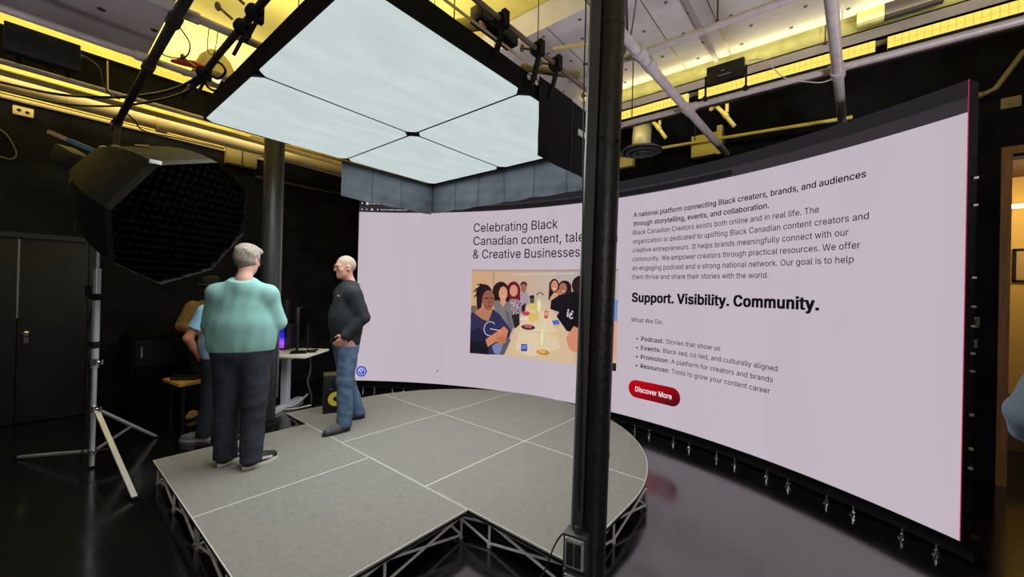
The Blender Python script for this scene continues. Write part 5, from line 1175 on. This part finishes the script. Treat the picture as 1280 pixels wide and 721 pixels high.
def hand(S, wrist, d, nrm, side, curl=.5, L=1.):
    """Palm, four bent fingers of different lengths and a thumb off the side of the palm."""
    w = np.array(wrist, float); d = np.array(d, float); d /= np.linalg.norm(d); nn = np.array(nrm, float); nn -= d * (nn @ d); nn /= np.linalg.norm(nn)
    x = np.cross(d, nn) * side
    S.cone(w, w + d * .03, .024, .026, .02)
    for t in (-.024, -.008, .008, .024): S.cone(w + d * .02 + x * t * .7, w + d * .085 * L + x * t, .015, .012, .012)
    for t, l in ((-.028, .060), (-.010, .072), (.009, .078), (.027, .070)):
        p0 = w + d * .085 * L + x * t; a = 0
        for q, rr in ((.45, .0095), (.32, .0088), (.23, .008)):
            a += curl * .9
            p1 = p0 + (d * math.cos(a) + nn * math.sin(a)) * l * q * L
            S.cone(p0, p1, rr, rr * .93, .005); p0 = p1
    p0 = w + d * .025 + x * .024; p1 = p0 + (d * .55 + x * .6 + nn * .35) * .045; p2 = p1 + (d * .85 + x * .1 + nn * .45) * .035
    S.cone(p0, p1, .0145, .0115, .012); S.cone(p1, p2, .011, .0085, .005)

def person(label, loc, rz, J, look):
    """Joints J in metres, facing +y. One continuous body; clothes, hair and shoes are its children."""
    root = thing('person', label, 'person', loc, rz)
    B = Sdf(.0072); v = lambda k: np.array(J[k], float)
    skin = look['skin']; fat = look.get('fat', 1.)
    hip = (v('hipL') + v('hipR')) / 2; che = v('chest'); nk = v('neck'); hd = v('head')
    B.cone(hip + (0, 0, .02), (hip + che) / 2 + (0, .01, 0), .125 * fat, .115 * fat, .06, (1.15, .85, 1)); B.cone((hip + che) / 2, che, .115 * fat, .125 * fat, .06, (1.22, .82, 1))
    B.cone(che + (0, 0, .1), nk, .07, .055, .06); B.cone(nk - (0, 0, .02), hd + (0, -.02, -.05), .056, .052, .03)
    Rm = rotm(*J.get('look', (0, 0, 0)))
    for s_ in 'LR':
        sg = -1 if s_ == 'L' else 1
        B.cone(nk + (0, 0, -.08), v('sh' + s_) + (0, 0, -.01), .056, .05, .03); B.cone(v('sh' + s_), v('el' + s_), .050, .041, .03); B.cone(v('el' + s_), v('wr' + s_), .041, .027, .02)
        d = v('wr' + s_) - v('el' + s_); d = np.array(J.get('hd' + s_, d)); hand(B, v('wr' + s_), d, J.get('pn' + s_, (-sg, .3, 0)), sg * J.get('ts' + s_, 1), J.get('curl' + s_, .45))
        B.cone(v('hip' + s_), v('kn' + s_), .092, .06, .05); B.cone(v('kn' + s_), v('an' + s_), .060, .040, .03); B.cone(v('an' + s_), v('an' + s_) + np.array(J['toe' + s_]) * .5 + (0, 0, -.03), .04, .035, .03)
    T = head(B, hd, Rm, look.get('jaw', 1.))
    body = B.build('body', skin, root)
    # top
    S = Sdf(.0085); e = look.get('ease', .018); wa = J.get('waist', (hip + che) / 2)
    hem = look['hem']
    S.cone(hip + (0, 0, -.02), hip + (0, .0, .1), .135 * fat + e, .135 * fat + e, .05, (look.get('wide', 1.18), .88, 1)); S.cone(hip + (0, 0, .1), (hip + che) / 2 + (0, look.get('belly', .0), .02), .13 * fat + e, .13 * fat + e, .06, (look.get('wide', 1.18) + .02, .92, 1)); S.cone((hip + che) / 2 + (0, look.get('belly', 0), .02), che, .13 * fat + e, .13 + e, .06, (1.26, .88, 1))
    S.cone(che, che + (0, 0, .06), .118 + e * .7, .10 + e * .5, .05, (1.28, .85, 1)); S.cone(che + (0, -.01, .08), nk + (0, 0, -.02), .09 + e * .5, .056 + e * .4, .05)
    for s_ in 'LR':
        S.cone(nk + (0, 0, -.06), v('sh' + s_) + (0, 0, -.015), .078 + e * .4, .056 + e * .5, .06); f_ = look.get('sleeve' + s_, look.get('sleeve', 1.)); S.cone(v('sh' + s_), v('sh' + s_) + (v('el' + s_) - v('sh' + s_)) * (1 if f_ > 0 else .78), .058 + e * .6, .050 + e * .6, .04)
        if f_ > 0: S.cone(v('el' + s_), v('el' + s_) + (v('wr' + s_) - v('el' + s_)) * f_, .049 + e * .6, .034 + e * .6, .02)
        else:
            u = v('el' + s_) - v('sh' + s_); S.cut(v('sh' + s_) + u * (1 + f_), -u, near=.6) if 0 else S.cuts.append((v('sh' + s_) + u * (1 + f_), -u / np.linalg.norm(u), .004, .12))
    S.cut((0, 0, hem), (0, 0, 1)); S.cut(nk + (0, .03, .012 + look.get('collar', 0)), (0, .35, -1), near=.16)
    S.fold = (look.get('foldamp', .0042), 48., look['seed'], (1, 1, .6))
    top = S.build(look['topname'], look['top'], root)
    # trousers
    Tz = Sdf(.0085); e = look.get('tease', .016)
    Tz.cone(hip + (0, -.005, -.02), hip + (0, 0, .1), .135 * fat + .004, .126 * fat, .05, (look.get('wide', 1.18) - .01, .88, 1))
    for s_ in 'LR':
        Tz.cone(hip + (0, -.02, -.02), v('hip' + s_), .1, .1, .06)
        Tz.cone(v('hip' + s_), v('kn' + s_), .098 + e, .068 + e, .03); an = v('an' + s_) + (0, 0, -.04)
        Tz.cone(v('kn' + s_), an, .066 + e, .056 + e, .02)
        Tz.cut(an + (0, 0, .0), (0, 0, 1), near=.12)
    Tz.cut((0, 0, hem + .006), (0, 0, -1))
    Tz.fold = (.0044, 44., look['seed'] + 5, (.9, .9, 1.1))
    Tz.build('trousers', look['trousers'], root)
    # shoes
    for s_ in 'LR':
        an = v('an' + s_); to = np.array(J['toe' + s_], float); to /= np.linalg.norm(to); z = an[2] - .09
        heel = np.array((an[0], an[1], z)) - to * .06; tip = heel + to * .285
        side = np.cross((0, 0, 1), to)
        U_ = Sdf(.006)
        U_.cone(heel + (0, 0, .055) + to * .045, heel + (0, 0, .1) + to * .055, .042, .045, .02)
        U_.cone(heel + (0, 0, .045) + to * .045, heel + (0, 0, .042) + to * .17, .043, .042, .03); U_.cone(heel + (0, 0, .042) + to * .15, tip + (0, 0, .035) - to * .045, .046, .036, .03)
        U_.cut((0, 0, z + .022), (0, 0, 1))
        sh = U_.build('shoe', look['shoe'], root)
        P = []
        for i in range(28):
            a = 2 * PI * i / 28; f_ = math.cos(a); w = .050 if f_ > -.2 else .044
            c = heel + to * (.14 + .146 * f_) + side * (w * math.sin(a)) * (1 if abs(f_) < .8 else .9)
            P.append((c[0], c[1]))
        MB().prism(P, z + .0015, z + .03).build('sole', look['sole'], sh)
        if 'stripe' in look:
            for sd in (-1, 1):
                pth = [heel + to * .07 + side * sd * .0475 + (0, 0, .078), heel + to * .11 + side * sd * .049 + (0, 0, .06), heel + to * .15 + side * sd * .0505 + (0, 0, .055), heel + to * .205 + side * sd * .048 + (0, 0, .045)]
                st_ = MB()
                for a, b in zip(pth, pth[1:]): st_.bar(a, b, .018, .006, up=side)
                st_.build('side_stripe', look['sole'], sh)
    # hair
    if 'hair' in look:
        Hh = Sdf(.006); th = look.get('hairt', .012)
        Hh.ell(T(0, -.016, .030), (.078 + th * .7, .098 + th * .6, .092 + th), .02, 0, Rm)
        if look.get('tuft'):
            Hh.ell(T(.0, .03, .105), (.060, .06, .028), .02, 0, Rm); Hh.ell(T(-.05, -.05, .09), (.03, .03, .022), .02, 0, Rm); Hh.ell(T(.03, .07, .085), (.04, .03, .025), .02, 0, Rm)
        Hh.cut(T(0, .072, .055), Rm @ np.array((0, -.8, .6))); Hh.cut(T(0, -.06, -.055), Rm @ np.array((0, -.55, .83)))
        Hh.fold = (look.get('hairfold', .002), 90., 3, (1, 1, .6))
        Hh.build('hair', look['hair'], root)
        if 'nape' in look:
            Nn = Sdf(.006); Nn.ell(T(0, -.016, .01), (.0805, .099, .10), .02, 0, Rm); Nn.cut(T(0, .02, 0), Rm @ np.array((0, -1, .1))); Nn.cut(T(0, -.06, -.075), Rm @ np.array((0, -.3, .95)))
            Nn.build('hair_fade', look['nape'], root)
    if 'beard' in look:
        Bd = Sdf(.006); Bd.ell(T(0, .03, -.075), (.070, .074, .055), .02, 0, Rm); Bd.cut(T(0, .05, -.045), Rm @ np.array((0, -.1, -1))); Bd.build('beard', look['beard'], root)
    b = MB()
    for s_ in (-1, 1): b.ball(T(s_ * .031, .0885, -.002), .0062, 2)
    b.build('eye', mat('eye_dark', (40, 34, 32), .2), root)
    b = MB()
    for s_ in (-1, 1): b.tube([T(s_ * .014, .094, .019), T(s_ * .032, .096, .024), T(s_ * .05, .082, .018)], .004, 8)
    b.build('eyebrow', look.get('brow', look.get('hair', skin)), root)
    if look.get('glasses'):
        g = MB()
        for s_ in (-1, 1):
            g.tube([T(s_ * (.034 + .026 * np.sign(math.cos(a)) * abs(math.cos(a)) ** .6), .106 - .012 * (.5 + .5 * math.cos(a)), -.004 + .018 * np.sign(math.sin(a)) * abs(math.sin(a)) ** .7) for a in np.linspace(0, 2 * PI, 17)], .0022, 6)
            g.tube([T(s_ * .060, .094, .006), T(s_ * .079, .055, .008), T(s_ * .086, -.005, .006), T(s_ * .083, -.02, -.01)], .0022, 6)
        g.tube([T(-.009, .106, .002), T(0, .109, .005), T(.009, .106, .002)], .0022, 6)
        g.build('glasses', look['glasses'], root)
    return root, T

def stance(H=1.80, foot=.13, spread=None):
    k = H / 1.8
    J = dict(hipL=(-.09, 0, .93), hipR=(.09, 0, .93), chest=(0, .0, 1.28), neck=(0, -.02, 1.49), head=(0, .01, 1.665),
             shL=(-.178, -.02, 1.405), shR=(.178, -.02, 1.405), elL=(-.24, -.05, 1.13), elR=(.24, -.05, 1.13), wrL=(-.25, .05, .90), wrR=(.25, .05, .90),
             knL=(-.11, .02, .49), knR=(.11, .02, .49), anL=(-foot, -.02, .09), anR=(foot, -.02, .09), toeL=(-.04, .12, 0), toeR=(.04, .12, 0))
    return {a: tuple(np.array(b) * k) if a[:3] not in ('toe',) else b for a, b in J.items()}

SKIN = mat('skin_fair', (206, 156, 138), .55, noise=.07, nscale=14)
SKIN2 = mat('skin_ruddy', (204, 148, 130), .5, noise=.08, nscale=14)
SKINB = mat('skin_brown', (118, 76, 58), .5, noise=.08, nscale=14)
SKINT = mat('skin_tan', (186, 120, 92), .5, noise=.08, nscale=14)
def denim(n, c, c2=.25): return mat(n, c, .85, spec=.2, noise=c2, nscale=7, bump=.25, bscale=140, stretch=(1, 1, .5))

# man in teal, back to us, arms folded
J = stance(1.80, .105)
J.update(shL=(-.175, -.01, 1.378), shR=(.175, -.01, 1.378), elL=(-.225, .05, 1.12), wrL=(.02, .225, 1.13), hdL=(1, .1, .12), pnL=(0, -1, 0), elR=(.245, .02, 1.14), wrR=(.0, .245, 1.19), hdR=(-1, -.05, .1), pnR=(0, -1, 0),
         head=(.012, .035, 1.655), look=(R(-24), R(-9), 0), toeL=(.06, .10, 0), toeR=(.10, .09, 0), anL=(-.10, .01, .09), anR=(.10, -.12, .09), knL=(-.10, .03, .49), knR=(.10, -.05, .49))
teal = mat('teal_jersey', (142, 188, 182), .9, spec=.15, noise=.05, nscale=10, bump=.05, bscale=260)
person('gray-haired person in a teal sweatshirt standing on the stage, back turned, arms folded', (1.105, 3.735, HS), R(-27), J,
       dict(skin=SKIN, top=teal, topname='sweatshirt', hem=.915, trousers=denim('dark_denim', (52, 55, 64)), shoe=mat('sneaker_black', (24, 24, 26), .6), sole=mat('sneaker_white', (222, 220, 214), .6), stripe=1,
            hair=mat('hair_gray', (150, 138, 126), .8, noise=.3, nscale=50, bump=.5, bscale=90), nape=mat('hair_gray_dark', (128, 108, 100), .8, noise=.25, nscale=80), tuft=1, hairt=.014, hairfold=.004,
            glasses=mat('glasses_dark', (60, 44, 34), .3, .3), fat=1.06, wide=1.34, ease=.026, tease=.024, seed=11, collar=.012, foldamp=.0045))
# man in black pullover, hand in pocket, looking left
J = stance(1.78, .11)
J.update(elL=(-.222, -.11, 1.14), wrL=(-.185, .05, .965), hdL=(.3, .6, -.8), pnL=(1, 0, 0), curlL=.3, elR=(.21, -.10, 1.14), wrR=(.155, .0, .95), hdR=(-.3, .6, -.8),
         hipL=(-.09, -.02, .93), hipR=(.09, -.02, .93), chest=(0, -.03, 1.30), neck=(0, -.045, 1.49), head=(0, .01, 1.655), look=(R(2), R(-5), 0),
         anL=(-.184, .04, .09), anR=(.106, -.22, .09), knL=(-.145, .03, .49), knR=(.095, -.06, .49), toeL=(-.02, .12, 0), toeR=(.03, .12, 0))
pull = mat('black_pullover', (44, 46, 50), .85, spec=.25, noise=.08, nscale=9, bump=.1, bscale=200)
rt, T = person('person in black quarter-zip and blue jeans on the stage facing left, hand in pocket', (2.10, 3.99, HS), R(82), J,
       dict(skin=SKIN2, top=pull, topname='pullover', hem=.845, trousers=denim('blue_denim', (84, 106, 132), .4), shoe=mat('shoe_charcoal', (80, 77, 80), .7, noise=.2, nscale=40), sole=mat('sole_dark', (34, 33, 35), .7),
            hair=mat('hair_buzz', (166, 146, 132), .85, noise=.2, nscale=120), hairt=.002, hairfold=.0005, glasses=mat('glasses_rim', (92, 62, 56), .3, .4), brow=mat('brow_gray', (130, 110, 98), .8),
            fat=1.0, ease=.026, belly=.022, tease=.016, seed=23, collar=.03, jaw=1.08))
MB().tube(catmull([(-.062, -.045, 1.49), (-.058, .015, 1.475), (0, .045, 1.46), (.058, .015, 1.475), (.062, -.045, 1.49), (0, -.098, 1.505), (-.062, -.045, 1.49)], 6), .018, 10).build('collar', pull, rt)
MB().box((-.10, .105, 1.36), (.035, .012, .012), None, .003).build('chest_logo', mat('logo_gray', (170, 172, 174), .6), rt)
# bearded man in a brown jacket in the dark
J = stance(1.71, .12); J.update(look=(R(-30), R(-3), 0), elL=(-.27, .02, 1.12), wrL=(-.12, .25, 1.02), elR=(.26, .04, 1.12), wrR=(.1, .26, 1.04))
rt, T = person('bearded person in brown jacket and dark cap standing by the left wall', (1.44, 6.08, 0), R(180 - 14), J,
       dict(skin=SKINB, top=mat('brown_jacket', (118, 90, 48), .85, noise=.2, nscale=8, bump=.3, bscale=30), topname='jacket', hem=.80, trousers=denim('black_denim', (26, 27, 32)), shoe=mat('boot_beige', (190, 160, 98), .8, noise=.2, nscale=20), sole=mat('sole_dark', (34, 33, 35), .7),
            hair=mat('hair_black', (20, 18, 18), .8, bump=.4), hairt=.012, beard=mat('hair_black', (20, 18, 18)), seed=31, ease=.034, foldamp=.007))
MB().lathe([(.1, 0), (.103, .03), (.09, .075), (.05, .105), (.01, .112)], 24, T(0, -.015, .05)).bar(T(0, .08, .055), T(0, .165, .045), .15, .012).build('cap', mat('cap_black', (22, 22, 24), .85), rt)
MB().ab((-.065, .09, 1.10), (.065, .145, 1.38), .025).build('undershirt', mat('shirt_black', (24, 24, 26), .9), rt)
# person in a pale blue T-shirt, mostly hidden behind the man in teal
J = stance(1.72, .13); J.update(head=(.08, .05, 1.565), elL=(-.30, -.03, 1.08), wrL=(-.20, .06, .86), elR=(.28, 0, 1.1), wrR=(.2, .1, .9), toeL=(-.12, .06, 0), anL=(-.15, .0, .09), look=(R(20), 0, 0), curlL=.6)
person('person in a pale blue T-shirt and dark ripped jeans half hidden behind the teal sweatshirt', (1.325, 5.05, 0), R(-14), J,
       dict(skin=SKINT, top=mat('pale_blue_cotton', (150, 196, 222), .9, spec=.15, noise=.04), topname='t_shirt', sleeve=-.36, hem=.86, trousers=denim('washed_black_denim', (38, 40, 46), .35), shoe=mat('shoe_gray', (96, 94, 96), .7, noise=.2), sole=mat('sole_pale', (150, 148, 146), .7),
            hair=mat('hair_brown', (52, 38, 30), .8, bump=.4), seed=41, ease=.026))
# person at the right edge: only an elbow in a blue-gray sleeve shows
J = stance(1.82, .13); J.update(elL=(-.375, -.06, 1.20), wrL=(-.15, .12, 1.07), elR=(.25, -.03, 1.13), wrR=(.2, .15, .95), pnL=(0, 0, 1), hdL=(1, .4, 0))
person('person in a blue-gray jacket at the far right edge, only the elbow in view', (2.875, -.865, 0), R(-50), J,
       dict(skin=SKIN, top=mat('slate_jacket', (112, 128, 150), .85, noise=.1, nscale=8, bump=.2, bscale=60), topname='jacket', hem=.84, trousers=denim('black_denim', (26, 27, 32)), shoe=mat('shoe_black', (20, 20, 21)), sole=mat('sole_dark', (34, 33, 35)),
            hair=mat('hair_brown', (52, 38, 30)), seed=51, ease=.03))

# ================================================================== LAMPS
def lamp(name, kind, loc, energy, color, size=.5, target=None, size_y=None, spread=None):
    la = bpy.data.lights.new(name, kind); la.energy = energy; la.color = color
    if kind == 'AREA':
        la.size = size
        if size_y: la.shape = 'RECTANGLE'; la.size_y = size_y
    else: la.shadow_soft_size = size
    o = bpy.data.objects.new(name, la); col.objects.link(o); o.location = loc
    if target is not None: o.rotation_euler = (Vector(target) - Vector(loc)).to_track_quat('-Z', 'Y').to_euler()
    return o
def strip_lamp(name, loc, along, facing, energy, color, length, width):
    la = bpy.data.lights.new(name, 'AREA'); la.energy = energy; la.color = color; la.shape = 'RECTANGLE'; la.size = length; la.size_y = width
    o = bpy.data.objects.new(name, la); col.objects.link(o)
    x = Vector(along).normalized(); z = -Vector(facing).normalized(); z = (z - x * z.dot(x)).normalized(); y = z.cross(x)
    M_ = Matrix((x, y, z)).transposed().to_4x4(); M_.translation = Vector(loc); o.matrix_world = M_
YL = (1., .89, .46)
strip_lamp('strip_uplight', (4.58, .4, 4.09), (0, 1, 0), (.1, 0, 1), 5, YL, 4.4, .04)
strip_lamp('bulkhead_light', (4.5, .4, 4.02), (0, 1, 0), (1, 0, .25), 2.2, YL, 4.4, .04)
strip_lamp('strip_backlight', (4.82, .4, 3.80), (0, 1, 0), (1, 0, -.5), 4, YL, 4.2, .05)
strip_lamp('ceiling_tube', (.2, 5.9, 4.0), (1, 0, 0), (0, .1, 1), 50, (1., .93, .72), 3.5, 1.0)
strip_lamp('ceiling_tube', (1.6, 3.4, 4.0), (1, 0, 0), (0, 0, 1), 32, (1., .93, .72), 2.2, 2.0)
strip_lamp('ceiling_tube', (.2, 6.2, 3.85), (1, 0, 0), (0, 1, .2), 15, (1., .93, .72), 4.5, .1)
lamp('fill_lamp', 'POINT', (-1.1, -1.5, 2.3), 105, (1., .96, .95), .5)  # added fill behind the camera, stands in for bounced light
def spot(name, loc, target, energy, angle, color=(1., .96, .98)):
    la = bpy.data.lights.new(name, 'SPOT'); la.energy = energy; la.color = color; la.spot_size = R(angle); la.spot_blend = .9; la.shadow_soft_size = .25
    o = bpy.data.objects.new(name, la); col.objects.link(o); o.location = loc; o.rotation_euler = (Vector(target) - Vector(loc)).to_track_quat('-Z', 'Y').to_euler()
spot('fill_spot', (1.2, -2.1, 1.3), (3.8, .9, 4.2), 420, 62)  # added unseen spot that brightens the foil duct from below
spot('fill_spot', (-1.9, 1.2, .7), (-.4, 3.3, 3.7), 200, 40)  # added unseen spot that brightens the left duct's underside
lamp('hall_lamp', 'POINT', (6.2, -1.7, 2.6), 30, (1., .8, .45), .1)
w = bpy.data.worlds.new('world'); scn.world = w; w.use_nodes = True
w.node_tree.nodes['Background'].inputs[0].default_value = (.55, .52, .55, 1); w.node_tree.nodes['Background'].inputs[1].default_value = .06
